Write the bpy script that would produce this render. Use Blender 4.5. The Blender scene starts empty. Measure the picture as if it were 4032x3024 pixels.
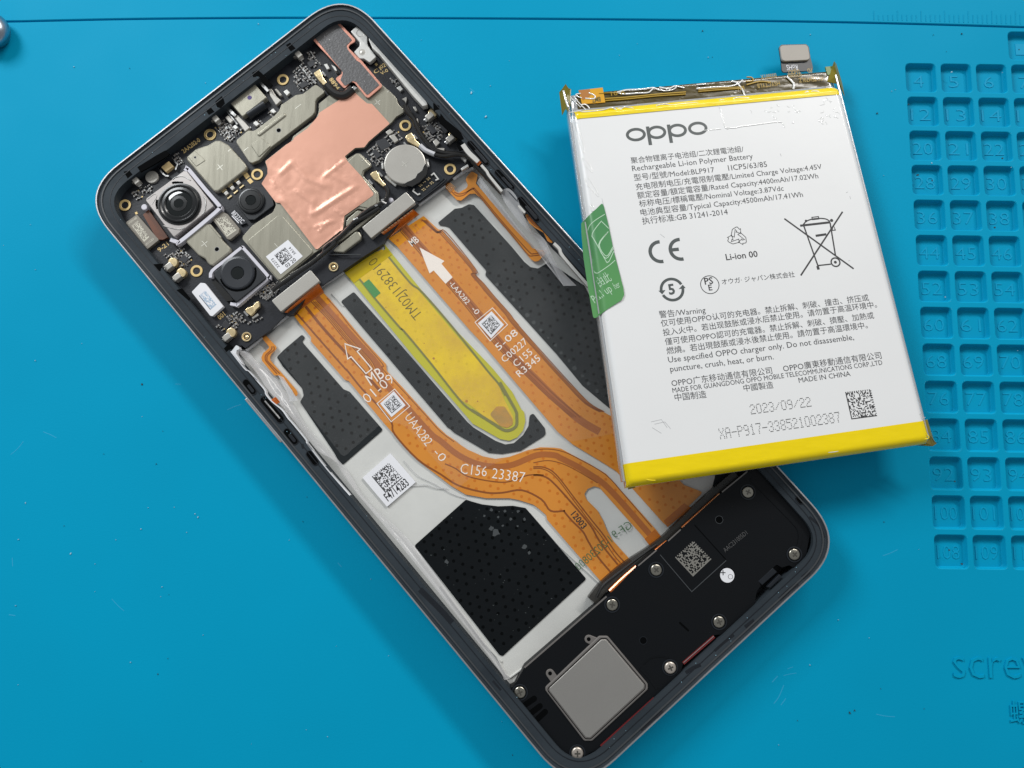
# Opened phone lying on a blue silicone repair mat with its removed battery resting across it.
# Measurements were taken from the photograph in pixels and turned into millimetres on the
# real planes the things stand on (mat, board, battery face). 1 Blender unit = 100 mm.
import bpy, bmesh, math, random
from mathutils import Vector, Matrix, noise
from mathutils.geometry import tessellate_polygon, delaunay_2d_cdt

SC = bpy.context.scene
COL = SC.collection
S = 0.01
R = math.radians

# ------------------------------------------------------------------ camera
FPX, TILT, ROLL, CAMH = 3020.32, 0.1373, 0.0134, 165.899
CAM_M = Matrix.Rotation(TILT, 3, 'X') @ Matrix.Rotation(ROLL, 3, 'Z')
cam_d = bpy.data.cameras.new('camera')
cam_d.sensor_width = 36.0
cam_d.lens = FPX / 4032 * 36.0
cam_d.clip_start = 0.05
cam_d.clip_end = 200
cam = bpy.data.objects.new('camera', cam_d)
cam.matrix_world = Matrix.Translation((0, 0, CAMH * S)) @ CAM_M.to_4x4()
COL.objects.link(cam)
SC.camera = cam

# ------------------------------------------------------------------ world, lamps, exposure
wd = bpy.data.worlds.new('World')
SC.world = wd
wd.use_nodes = True
bg = wd.node_tree.nodes['Background']
bg.inputs['Color'].default_value = (0.93, 0.97, 1.0, 1)
bg.inputs['Strength'].default_value = 0.32
SC.view_settings.view_transform = 'Standard'
SC.view_settings.look = 'None'
SC.view_settings.exposure = 0.0
SC.view_settings.gamma = 1.0


def lamp(name, loc, target, sx, sy, watts, color):
    d = bpy.data.lights.new(name, 'AREA')
    d.shape = 'RECTANGLE'
    d.size, d.size_y, d.energy, d.color = sx, sy, watts, color
    o = bpy.data.objects.new(name, d)
    o.location = loc
    o.rotation_euler = (Vector(target) - Vector(loc)).to_track_quat('-Z', 'Y').to_euler()
    COL.objects.link(o)
    return o


lamp('ceiling_tube_lamp', (4.6, 7.8, 5.6), (0.3, 0.3, 0), 6.0, 0.45, 660, (1.0, 0.97, 0.93))
lamp('ceiling_panel_lamp', (-4.4, 4.7, 4.2), (-0.8, 0.3, 0), 2.4, 2.4, 400, (0.94, 0.98, 1.0))


# ------------------------------------------------------------------ photo measurements -> mm
CROP = dict(c1=(300, 500, 700), c2=(800, 0, 700), c3=(800, 400, 700), c4=(1300, 200, 700), c5=(400, 800, 700),
            c6=(800, 800, 700), d1=(1300, 600, 700), d2=(1700, 600, 700), d3=(1300, 900, 1000), d4=(900, 1200, 1000),
            d5=(1300, 1600, 1000), d6=(1900, 1600, 1000), e1=(1500, 1900, 1000), e2=(1900, 2274, 1000),
            e3=(2400, 1800, 1000), e4=(2150, 150, 700), e5=(2750, 100, 700), e6=(2250, 700, 700),
            e7=(2400, 1100, 1000), e8=(2900, 700, 700), g1=(1100, 1000, 600), g2=(1300, 1300, 600),
            g3=(1500, 850, 600), g4=(1900, 1250, 600), h1=(2100, 1750, 800), h2=(850, 1200, 400),
            h3=(950, 1400, 500), h4=(2450, 450, 900), h5=(2550, 1150, 1000), g5=(1640, 400, 600),
            g6=(1200, 0, 500), g7=(2200, 250, 500), g8=(2280, 780, 667), g9=(3200, 1600, 600), s=(0, 0, 4032))


def px(crop, pts):
    ox, oy, w = CROP[crop]
    k = w / 2212.0
    return [(ox + p[0] * k, oy + p[1] * k) for p in pts]


def ray(x, y):
    return CAM_M @ Vector(((x - 2016) / FPX, -(y - 1512) / FPX, -1.0))


def at(x, y, z):
    d = ray(x, y)
    t = (z - CAMH) / d.z
    return (d.x * t, d.y * t)


def W(crop, pts, z):
    """points read in a crop of the photo, on the level z (mm above the mat)"""
    return [at(x, y, z) for x, y in px(crop, pts)]


def WM(z, *runs):
    out = []
    for crop, pts in runs:
        out += W(crop, pts, z)
    return out


# ------------------------------------------------------------------ colours and materials
def lin(c):
    c /= 255.0
    return c / 12.92 if c <= 0.04045 else ((c + 0.055) / 1.055) ** 2.4


def rgb(r, g, b, k=1.0):
    return (min(1, lin(r) * k), min(1, lin(g) * k), min(1, lin(b) * k), 1)


def mat(name, col, rough=0.5, metal=0.0, var=0.0, scale=40.0, bump=0.0, bscale=150.0, coat=0.0, spec=0.5, col2=None,
        rvar=0.0, stretch=None, alpha=1.0, coat_rough=0.08, detail=3.0):
    m = bpy.data.materials.new(name)
    m.use_nodes = True
    nt = m.node_tree
    b = nt.nodes['Principled BSDF']
    b.inputs['Base Color'].default_value = col
    b.inputs['Roughness'].default_value = rough
    b.inputs['Metallic'].default_value = metal
    b.inputs['Specular IOR Level'].default_value = spec
    b.inputs['Coat Weight'].default_value = coat
    b.inputs['Coat Roughness'].default_value = coat_rough
    b.inputs['Alpha'].default_value = alpha
    tc = nt.nodes.new('ShaderNodeTexCoord')
    src = tc.outputs['Object']
    if stretch:
        mp = nt.nodes.new('ShaderNodeMapping')
        mp.inputs['Rotation'].default_value = (0, 0, stretch[0])
        mp.inputs['Scale'].default_value = (stretch[1], stretch[2], 1)
        nt.links.new(src, mp.inputs[0])
        src = mp.outputs[0]
    if var or col2 or rvar:
        n = nt.nodes.new('ShaderNodeTexNoise')
        n.inputs['Scale'].default_value = scale
        n.inputs['Detail'].default_value = detail
        n.inputs['Roughness'].default_value = 0.6
        nt.links.new(src, n.inputs['Vector'])
        ramp = nt.nodes.new('ShaderNodeMapRange')
        ramp.inputs['From Min'].default_value = 0.3
        ramp.inputs['From Max'].default_value = 0.7
        nt.links.new(n.outputs['Fac'], ramp.inputs['Value'])
        if var or col2:
            mx = nt.nodes.new('ShaderNodeMix')
            mx.data_type = 'RGBA'
            c2 = col2 if col2 else tuple(min(1, c * (1 - var)) for c in col[:3]) + (1,)
            mx.inputs[6].default_value = col
            mx.inputs[7].default_value = c2
            nt.links.new(ramp.outputs[0], mx.inputs[0])
            nt.links.new(mx.outputs[2], b.inputs['Base Color'])
        if rvar:
            mr = nt.nodes.new('ShaderNodeMapRange')
            mr.inputs['To Min'].default_value = max(0.02, rough - rvar)
            mr.inputs['To Max'].default_value = min(1, rough + rvar)
            nt.links.new(ramp.outputs[0], mr.inputs['Value'])
            nt.links.new(mr.outputs[0], b.inputs['Roughness'])
    if bump:
        n2 = nt.nodes.new('ShaderNodeTexNoise')
        n2.inputs['Scale'].default_value = bscale
        n2.inputs['Detail'].default_value = 4
        nt.links.new(src, n2.inputs['Vector'])
        bp = nt.nodes.new('ShaderNodeBump')
        bp.inputs['Strength'].default_value = bump
        bp.inputs['Distance'].default_value = 0.002
        nt.links.new(n2.outputs['Fac'], bp.inputs['Height'])
        nt.links.new(bp.outputs[0], b.inputs['Normal'])
    return m


M = {}
M['mat'] = mat('blue_silicone', (0.0, 0.305, 0.515, 1), 0.6, var=0.06, scale=1.6, bump=0.08, bscale=260, spec=0.07, rvar=0.07)
M['mat_number'] = mat('blue_silicone_raised', (0.0, 0.31, 0.525, 1), 0.55, bump=0.05, spec=0.15)
M['scratch'] = mat('pale_scratch', rgb(24, 154, 196), 0.6)
M['lint'] = mat('pale_lint', rgb(150, 190, 208), 0.8)
M['soot'] = mat('dark_dust', rgb(28, 60, 70), 0.8)
M['rim'] = mat('bright_aluminium', (0.46, 0.46, 0.47, 1), 0.42, 0.85, rvar=0.08, scale=30)
M['rim_side'] = mat('dark_coated_aluminium', (0.16, 0.17, 0.18, 1), 0.35, 0.9)
M['ledge'] = mat('charcoal_plastic', rgb(54, 61, 67), 0.6, var=0.0, col2=rgb(40, 47, 53), scale=9, bump=0.10, bscale=140, spec=0.15, rvar=0.1, detail=6)
M['inner'] = mat('black_plastic', rgb(24, 29, 36), 0.45, var=0.3, scale=14, spec=0.35)
M['pcb'] = mat('black_solder_mask', rgb(33, 35, 41), 0.4, var=0.25, scale=22, bump=0.1, bscale=240, spec=0.4)
M['chip'] = mat('black_chip_epoxy', rgb(42, 43, 47), 0.5, spec=0.4)
M['nickel'] = mat('nickel_shield', (0.385, 0.365, 0.295, 1), 0.3, 0.5, var=0.05, scale=14, rvar=0.05, stretch=(R(42), 9.0, 0.7), bump=0.03, bscale=220)
M['nickel2'] = mat('brushed_nickel', (0.48, 0.46, 0.42, 1), 0.36, 0.4, var=0.1, scale=20, rvar=0.06, bump=0.05, bscale=400)
M['steel'] = mat('bright_steel', (0.74, 0.73, 0.71, 1), 0.22, 1.0, rvar=0.1, scale=60)
M['satin'] = mat('satin_white_metal', rgb(208, 207, 203), 0.4, 0.35, var=0.1, scale=18, bump=0.15, bscale=90)
M['gold'] = mat('gold_plating', (0.90, 0.72, 0.42, 1), 0.28, 0.85, rvar=0.08, scale=80)
M['goldtext'] = mat('gold_print', rgb(214, 186, 128), 0.4, 0.3)
M['copper'] = mat('copper_tape', rgb(222, 165, 142), 0.36, 0.3, var=0.05, scale=9, rvar=0.05, bump=0.06, bscale=46)
M['copper_rim'] = mat('copper_border', rgb(216, 152, 132), 0.4, 0.35, var=0.14, scale=30, bump=0.3, bscale=120)
M['graphite'] = mat('grey_graphite', rgb(92, 91, 92), 0.42, 0.25, var=0.12, scale=28, bump=0.35, bscale=190, spec=0.6)
M['white_gasket'] = mat('white_gasket', rgb(205, 203, 212), 0.6)
M['lens_black'] = mat('gloss_black', rgb(15, 17, 19), 0.32, coat=0.12)
M['lens_glass'] = mat('dark_lens_glass', rgb(9, 15, 16), 0.08, coat=0.4, coat_rough=0.04, spec=0.5)
M['cam_black'] = mat('camera_plastic', rgb(30, 33, 38), 0.38, var=0.2, scale=30)
M['plate'] = mat('pale_alloy_tray', rgb(208, 208, 204), 0.5, 0.0, var=0.16, scale=5, bump=0.5, bscale=9, spec=0.4, detail=6, coat=0.35, coat_rough=0.12)
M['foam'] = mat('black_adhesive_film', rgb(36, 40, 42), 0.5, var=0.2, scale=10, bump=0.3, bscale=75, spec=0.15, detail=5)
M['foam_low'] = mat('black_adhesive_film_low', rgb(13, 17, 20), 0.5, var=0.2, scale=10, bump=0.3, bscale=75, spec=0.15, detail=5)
M['foam_dot'] = mat('adhesive_dimple', rgb(6, 8, 9), 0.8, spec=0.05)
M['foam_speck'] = mat('adhesive_scuff', rgb(52, 57, 58), 0.7)
M['flex'] = mat('orange_polyimide', rgb(212, 136, 48), 0.34, var=0.10, scale=7, coat=0.25, spec=0.5, coat_rough=0.2)
M['flex_trace'] = mat('brown_copper_trace', rgb(134, 74, 30), 0.4)
M['flex_band'] = mat('buried_copper_band', rgb(168, 98, 46), 0.4, var=0.08, scale=10)
M['flex_dot'] = mat('amber_dimple', rgb(194, 110, 26), 0.4)
M['flex_fold'] = mat('folded_polyimide', rgb(205, 106, 24), 0.2, 0.25, coat=0.6, var=0.3, scale=60)
M['flex_pin'] = mat('copper_finger', (0.95, 0.62, 0.36, 1), 0.2, 0.9)
M['yellow_film'] = mat('yellow_kapton', rgb(232, 200, 24), 0.35, var=0.0, col2=rgb(206, 168, 52), scale=14, bump=0.3, bscale=60, coat=0.2, detail=6)
M['yellow_edge'] = mat('yellow_kapton_border', rgb(188, 182, 40), 0.4, var=0.06, scale=8)
M['yellow_deep'] = mat('yellow_kapton_double', rgb(196, 170, 12), 0.28, var=0.05, scale=20, coat=0.3)
M['olive'] = mat('olive_seam', rgb(120, 118, 62), 0.4)
M['ink_olive'] = mat('olive_ink', rgb(92, 82, 26), 0.6)
M['green_patch'] = mat('green_patch', rgb(62, 134, 66), 0.45)
M['green_ink'] = mat('green_ink', rgb(66, 104, 66), 0.6)
M['ink'] = mat('black_ink', rgb(44, 44, 46), 0.55)
M['ink_soft'] = mat('grey_ink', rgb(66, 67, 70), 0.55)
M['ink_logo'] = mat('charcoal_ink', rgb(74, 80, 80), 0.4)
M['white_ink'] = mat('white_ink', rgb(236, 226, 216), 0.5)
M['paper'] = mat('white_sticker', rgb(228, 228, 232), 0.55, var=0.03, scale=14)
M['blue_ink'] = mat('pale_blue_ink', rgb(168, 188, 208), 0.5)
M['purple_ink'] = mat('purple_dot', rgb(58, 32, 110), 0.4)
M['module'] = mat('black_speaker_plastic', rgb(10, 13, 17), 0.45, var=0.25, scale=10, bump=0.12, bscale=320, spec=0.2, rvar=0.06)
M['recess_shade'] = mat('painted_recess_shade', rgb(4, 5, 6), 0.8, spec=0.05)  # near-black painted on for the shade inside holes and gaps
M['module_edge'] = mat('dark_grey_edge', rgb(60, 63, 66), 0.4)  # lighter grey for beads, lips and edges
M['grey_rim'] = mat('grey_plastic_border', rgb(112, 108, 105), 0.42, 0.2)
M['spk_plate'] = mat('satin_steel_plate', (0.56, 0.535, 0.50, 1), 0.42, 1.0, var=0.07, scale=4, bump=0.04, bscale=500)
M['code_grey'] = mat('grey_laser_mark', rgb(126, 124, 118), 0.6)
M['red'] = mat('dark_red_adhesive', rgb(104, 30, 32), 0.35)
M['cable'] = mat('black_cable', rgb(26, 25, 24), 0.3, coat=0.3)
M['cable_white'] = mat('pale_cable', rgb(196, 196, 200), 0.35)
M['pouch'] = mat('silver_pouch', (0.72, 0.73, 0.74, 1), 0.22, 0.8, bump=0.25, bscale=18)
M['label'] = mat('white_wrap_label', rgb(226, 226, 226), 0.36, var=0.02, scale=5, bump=0.05, bscale=30, coat=0.3, coat_rough=0.12)
M['btape'] = mat('yellow_tape', rgb(236, 208, 4), 0.32, var=0.04, scale=9, coat=0.15, coat_rough=0.05, bump=0.15, bscale=17, spec=0.3)
M['amber'] = mat('amber_tape_over_board', rgb(76, 64, 16), 0.24, var=0.35, scale=12, coat=0.25, coat_rough=0.05, bump=0.1, bscale=14)
M['amber_clear'] = mat('amber_tape_fold', rgb(134, 122, 26), 0.2, var=0.3, scale=20, coat=0.5, coat_rough=0.05)
M['amber_line'] = mat('golden_line', rgb(170, 138, 30), 0.3)
M['amber_tag'] = mat('orange_tag', rgb(216, 158, 24), 0.25, coat=0.6)
M['btab_black'] = mat('black_flex_tab', rgb(36, 40, 44), 0.4)
M['pull'] = mat('green_pull_tab', rgb(92, 152, 86), 0.3, var=0.0, col2=rgb(70, 132, 84), scale=3.0, coat=0.3)
M['pull_line'] = mat('pale_green_print', rgb(176, 206, 178), 0.5)
M['tool'] = mat('worn_steel', (0.42, 0.46, 0.52, 1), 0.3, 1.0, var=0.3, scale=10, bump=0.2, bscale=40)


def film_mat(name, tint, keep, rough):
    m = bpy.data.materials.new(name)
    m.use_nodes = True
    nt = m.node_tree
    nt.nodes.remove(nt.nodes['Principled BSDF'])
    out = nt.nodes['Material Output']
    tr = nt.nodes.new('ShaderNodeBsdfTransparent')
    df = nt.nodes.new('ShaderNodeBsdfPrincipled')
    df.inputs['Base Color'].default_value = tint
    df.inputs['Roughness'].default_value = rough
    mx = nt.nodes.new('ShaderNodeMixShader')
    tc = nt.nodes.new('ShaderNodeTexCoord')
    n = nt.nodes.new('ShaderNodeTexNoise')
    n.inputs['Scale'].default_value = 11
    n.inputs['Detail'].default_value = 5
    mr = nt.nodes.new('ShaderNodeMapRange')
    mr.inputs['From Min'].default_value = 0.3
    mr.inputs['From Max'].default_value = 0.7
    mr.inputs['To Min'].default_value = keep * 0.8
    mr.inputs['To Max'].default_value = min(1, keep * 1.2)
    nt.links.new(tc.outputs['Object'], n.inputs['Vector'])
    nt.links.new(n.outputs['Fac'], mr.inputs['Value'])
    nt.links.new(mr.outputs[0], mx.inputs[0])
    nt.links.new(tr.outputs[0], mx.inputs[1])
    nt.links.new(df.outputs[0], mx.inputs[2])
    nt.links.new(mx.outputs[0], out.inputs['Surface'])
    return m


M['film'] = film_mat('clear_cover_film', rgb(226, 226, 226), 0.022, 0.25)
M['film_haze'] = film_mat('hazy_film_fold', rgb(206, 206, 208), 0.5, 0.2)
M['film_bright'] = film_mat('bright_film_edge', rgb(236, 238, 242), 0.8, 0.2)
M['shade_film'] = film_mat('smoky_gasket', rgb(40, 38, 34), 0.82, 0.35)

# ------------------------------------------------------------------ mesh helpers (all in mm)
def area2(p):
    return sum(p[i][0] * p[(i + 1) % len(p)][1] - p[(i + 1) % len(p)][0] * p[i][1] for i in range(len(p)))


def ccw(p):
    p = [tuple(q) for q in p]
    return p if area2(p) > 0 else p[::-1]


def crosses(p):
    """does a closed outline cut itself?"""
    n = len(p)
    for i in range(n):
        ax, ay = p[i]
        bx, by = p[(i + 1) % n]
        lx, hx, ly, hy = min(ax, bx), max(ax, bx), min(ay, by), max(ay, by)
        for j in range(i + 2, n):
            if i == 0 and j == n - 1:
                continue
            cx, cy = p[j]
            dx, dy = p[(j + 1) % n]
            if max(cx, dx) < lx or min(cx, dx) > hx or max(cy, dy) < ly or min(cy, dy) > hy:
                continue
            o1 = (bx - ax) * (cy - ay) - (by - ay) * (cx - ax)
            o2 = (bx - ax) * (dy - ay) - (by - ay) * (dx - ax)
            o3 = (dx - cx) * (ay - cy) - (dy - cy) * (ax - cx)
            o4 = (dx - cx) * (by - cy) - (dy - cy) * (bx - cx)
            if o1 * o2 < 0 and o3 * o4 < 0:
                return True
    return False


def fillet(pts, r, n=4):
    """round the corners of a closed outline"""
    for _ in range(4):
        out = fillet0(pts, r, n)
        if not crosses(out):
            break
        r *= .45
    return out


def fillet0(pts, r, n):
    out = []
    k = len(pts)
    for i in range(k):
        a, b, c = Vector(pts[i - 1][:2]), Vector(pts[i][:2]), Vector(pts[(i + 1) % k][:2])
        u, v = a - b, c - b
        lu, lv = u.length, v.length
        if lu < 1e-6 or lv < 1e-6:
            continue
        u /= lu
        v /= lv
        ang = math.acos(max(-1, min(1, u.dot(v))))
        if ang > 3.05 or r <= 0:
            out.append(tuple(b))
            continue
        d = min(r / math.tan(ang / 2), lu * 0.48, lv * 0.48)
        p0, p1 = b + u * d, b + v * d
        for j in range(n + 1):
            t = j / n
            q = p0.lerp(b, t).lerp(b.lerp(p1, t), t)
            out.append(tuple(q))
    return out


def inset(p, d):
    k = len(p)
    out = []
    for i in range(k):
        a, b, c = Vector(p[i - 1]), Vector(p[i]), Vector(p[(i + 1) % k])
        e1, e2 = b - a, c - b
        if e1.length < 1e-7 or e2.length < 1e-7:
            out.append(tuple(b))
            continue
        e1.normalize()
        e2.normalize()
        n1, n2 = Vector((-e1.y, e1.x)), Vector((-e2.y, e2.x))
        m = n1 + n2
        q = max(0.35, 1 + n1.dot(n2))
        out.append(tuple(b + m * (d / q)))
    return out


def smooth_path(pts, n=5, closed=False):
    out = []
    k = len(pts)
    rng = range(k) if closed else range(k - 1)
    for i in rng:
        p0 = Vector(pts[(i - 1) % k] if closed or i > 0 else pts[i])
        p1, p2 = Vector(pts[i]), Vector(pts[(i + 1) % k])
        p3 = Vector(pts[(i + 2) % k] if closed or i + 2 < k else pts[(i + 1) % k])
        for j in range(n):
            t = j / n
            out.append(tuple(0.5 * ((2 * p1) + (p2 - p0) * t + (2 * p0 - 5 * p1 + 4 * p2 - p3) * t * t
                                    + (3 * p1 - p0 - 3 * p2 + p3) * t ** 3)))
    if not closed:
        out.append(tuple(Vector(pts[-1])))
    return out


def inside(p, poly):
    x, y = p
    c = False
    j = len(poly) - 1
    for i in range(len(poly)):
        xi, yi = poly[i][:2]
        xj, yj = poly[j][:2]
        if (yi > y) != (yj > y) and x < (xj - xi) * (y - yi) / (yj - yi) + xi:
            c = not c
        j = i
    return c


def edge_dist(p, poly):
    best = 1e9
    P = Vector(p)
    for i in range(len(poly)):
        a, b = Vector(poly[i][:2]), Vector(poly[(i + 1) % len(poly)][:2])
        ab = b - a
        t = max(0, min(1, (P - a).dot(ab) / max(1e-9, ab.length_squared)))
        best = min(best, (a + ab * t - P).length)
    return best


class MB:
    def __init__(s):
        s.v = []
        s.f = []
        s.marks = []

    def face(s, pts):
        b = len(s.v)
        s.v += [tuple(p) for p in pts]
        s.f.append(tuple(range(b, b + len(pts))))

    def prism(s, poly, z0, z1, bev=0.0, holes=(), seg=2):
        p = ccw(poly)
        n = len(p)
        rings = [(p, z0)]
        while bev > 0.02 and crosses(inset(p, bev)):
            bev *= .5
        if bev > 0:
            for j in range(seg + 1):
                a = j / seg * math.pi / 2
                rings.append((inset(p, bev * (1 - math.cos(a))), z1 - bev * (1 - math.sin(a))))
        else:
            rings.append((p, z1))
        base = len(s.v)
        for q, z in rings:
            s.v += [(x, y, z) for x, y in q]
        for r in range(len(rings) - 1):
            for i in range(n):
                j = (i + 1) % n
                s.f.append((base + r * n + i, base + r * n + j, base + (r + 1) * n + j, base + (r + 1) * n + i))
        top = base + (len(rings) - 1) * n
        hs = [ccw(h)[::-1] for h in holes]
        if not hs:
            s.f.append(tuple(range(top, top + n)))
        else:
            loops = [[Vector((x, y, 0)) for x, y in rings[-1][0]]] + [[Vector((x, y, 0)) for x, y in h] for h in hs]
            idx = list(range(top, top + n))
            for h in hs:
                hb = len(s.v)
                s.v += [(x, y, rings[-1][1]) for x, y in h]
                s.v += [(x, y, z0) for x, y in h]
                k = len(h)
                idx += list(range(hb, hb + k))
                for i in range(k):
                    j = (i + 1) % k
                    s.f.append((hb + i, hb + k + i, hb + k + j, hb + j)[::-1])
            for t in tessellate_polygon(loops):
                a = [idx[i] for i in t]
                va, vb, vc = (Vector(s.v[i]) for i in a)
                if (vb - va).cross(vc - va).z < 0:
                    a.reverse()
                s.f.append(tuple(a))
        s.f.append(tuple(range(base + n - 1, base - 1, -1)))
        return s

    def ribbon(s, pts, w, z0, z1, closed=False):
        k = len(pts)
        L, Rr = [], []
        for i in range(k):
            b = Vector(pts[i][:2])
            a = Vector(pts[(i - 1) % k][:2]) if closed or i > 0 else b
            c = Vector(pts[(i + 1) % k][:2]) if closed or i < k - 1 else b
            d1, d2 = (b - a), (c - b)
            d1 = d1.normalized() if d1.length > 1e-7 else d2.normalized()
            d2 = d2.normalized() if d2.length > 1e-7 else d1
            n1, n2 = Vector((-d1.y, d1.x)), Vector((-d2.y, d2.x))
            m = (n1 + n2) / max(0.5, 1 + n1.dot(n2))
            L.append(b + m * w / 2)
            Rr.append(b - m * w / 2)
        b0 = len(s.v)
        for z, side in ((z1, L), (z1, Rr), (z0, L), (z0, Rr)):
            s.v += [(q.x, q.y, z) for q in side]
        for i in range(k if closed else k - 1):
            j = (i + 1) % k
            s.f.append((b0 + k + i, b0 + k + j, b0 + j, b0 + i))
            s.f.append((b0 + i, b0 + j, b0 + 2 * k + j, b0 + 2 * k + i))
            s.f.append((b0 + k + j, b0 + k + i, b0 + 3 * k + i, b0 + 3 * k + j))
        if not closed:
            for i in (0, k - 1):
                s.f.append((b0 + i, b0 + k + i, b0 + 3 * k + i, b0 + 2 * k + i))
        return s

    def disc(s, c, r, z0, z1, n=24, bev=0.0, ry=None, rot=0.0, a0=0.0, a1=2 * math.pi):
        ry = ry or r
        pts = []
        full = abs(a1 - a0) > 6.28
        m = n if full else n + 1
        for i in range(m):
            a = a0 + (a1 - a0) * i / n
            x, y = r * math.cos(a), ry * math.sin(a)
            pts.append((c[0] + x * math.cos(rot) - y * math.sin(rot), c[1] + x * math.sin(rot) + y * math.cos(rot)))
        return s.prism(pts, z0, z1, bev)

    def lathe(s, c, prof, n=32):
        b = len(s.v)
        m = len(prof)
        for i in range(n):
            a = 2 * math.pi * i / n
            for r, z in prof:
                s.v.append((c[0] + r * math.cos(a), c[1] + r * math.sin(a), z))
        for i in range(n):
            j = (i + 1) % n
            for k in range(m - 1):
                s.f.append((b + i * m + k, b + j * m + k, b + j * m + k + 1, b + i * m + k + 1))
        return s

    def tube(s, pts, r, n=8):
        P = [Vector(p) for p in pts]
        b = len(s.v)
        for i, p in enumerate(P):
            d = (P[min(i + 1, len(P) - 1)] - P[max(i - 1, 0)]).normalized()
            u = d.cross(Vector((0, 0, 1)))
            u = u.normalized() if u.length > 1e-5 else Vector((1, 0, 0))
            w = u.cross(d)
            rr = r[i] if isinstance(r, (list, tuple)) else r
            for k in range(n):
                a = 2 * math.pi * k / n
                s.v.append(tuple(p + u * math.cos(a) * rr + w * math.sin(a) * rr))
        for i in range(len(P) - 1):
            for k in range(n):
                q = (k + 1) % n
                s.f.append((b + i * n + k, b + i * n + q, b + (i + 1) * n + q, b + (i + 1) * n + k))
        s.f.append(tuple(b + k for k in range(n)))
        s.f.append(tuple(b + (len(P) - 1) * n + k for k in range(n))[::-1])
        return s

    def box(s, c, w, h, ang, z0, z1, bev=0.0):
        ca, sa = math.cos(ang), math.sin(ang)
        pts = [(c[0] + x * ca - y * sa, c[1] + x * sa + y * ca)
               for x, y in ((-w / 2, -h / 2), (w / 2, -h / 2), (w / 2, h / 2), (-w / 2, h / 2))]
        return s.prism(pts, z0, z1, bev)

    def grid(s, rows):
        b = len(s.v)
        m = len(rows[0])
        for r in rows:
            s.v += [tuple(p) for p in r]
        for i in range(len(rows) - 1):
            for j in range(m - 1):
                s.f.append((b + i * m + j, b + (i + 1) * m + j, b + (i + 1) * m + j + 1, b + i * m + j + 1))
        return s


ROOTS = {}


def to_mesh(name, mb, origin=(0, 0, 0), smooth=35):
    me = bpy.data.meshes.new(name)
    me.from_pydata([((x - origin[0]) * S, (y - origin[1]) * S, (z - origin[2]) * S) for x, y, z in mb.v], [], mb.f)
    me.update()
    if smooth:
        flat = [abs(f.normal.z) < .9996 for f in me.polygons]
        me.set_sharp_from_angle(angle=R(smooth))
        me.polygons.foreach_set('use_smooth', flat)
    return me


def obj(name, mb, m, parent=None, smooth=35, kind=None, label=None):
    if len(mb.marks) > 1 and name == 'printed_text':
        # each line of print is a piece of its own
        ends = mb.marks[1:] + [(len(mb.v), len(mb.f))]
        if mb.marks[0] != (0, 0):
            mb.marks[0] = (0, 0)
        for (v0, f0), (v1, f1) in zip(mb.marks, ends):
            q = MB()
            q.v = mb.v[v0:v1]
            q.f = [tuple(i - v0 for i in f) for f in mb.f[f0:f1]]
            o = obj(name, q, m, parent, smooth, kind, label)
        return o
    org = ROOTS.get(root_of(parent), (0, 0, 0)) if parent else (0, 0, 0)
    me = to_mesh(name, mb, org, smooth)
    me.materials.append(M[m] if isinstance(m, str) else m)
    o = bpy.data.objects.new(name, me)
    COL.objects.link(o)
    if parent:
        o.parent = parent
    if kind:
        o['kind'] = kind
    if label:
        o['label'] = label
    return o


def place(name, me, m, parent, loc, rot=0.0):
    """another piece that shares the mesh data of its kind"""
    org = ROOTS.get(root_of(parent), (0, 0, 0))
    o = bpy.data.objects.new(name, me)
    COL.objects.link(o)
    o.parent = parent
    chain = parent
    off = Vector((0, 0, 0))
    if parent.parent:
        off = Vector(parent.location)
    o.location = Vector([(loc[i] - org[i]) * S for i in range(3)]) - off
    o.rotation_euler = (0, 0, rot)
    return o


def root_of(o):
    while o is not None and o.parent is not None:
        o = o.parent
    return o.name if o is not None else None


def thing(name, label, cat, origin):
    o = bpy.data.objects.new(name, None)
    o.location = [c * S for c in origin]
    o.empty_display_size = 0.1
    COL.objects.link(o)
    o['label'] = label
    o['category'] = cat
    ROOTS[o.name] = origin
    return o


# text outlines, laid flat; A, B are the baseline ends on the given plane
_tc = bpy.data.curves.new('lettering', 'FONT')
_to = bpy.data.objects.new('lettering', _tc)
COL.objects.link(_to)
_cache = {}


def glyphs(s, weight):
    key = (s, weight)
    if key not in _cache:
        _tc.body = s
        _tc.size = 1
        _tc.offset = weight
        _tc.resolution_u = 2
        dg = bpy.context.evaluated_depsgraph_get()
        dg.update()
        me = bpy.data.meshes.new_from_object(_to.evaluated_get(dg))
        _cache[key] = ([(v.co.x, v.co.y) for v in me.vertices], [tuple(p.vertices) for p in me.polygons])
        bpy.data.meshes.remove(me)
    return _cache[key]


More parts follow.
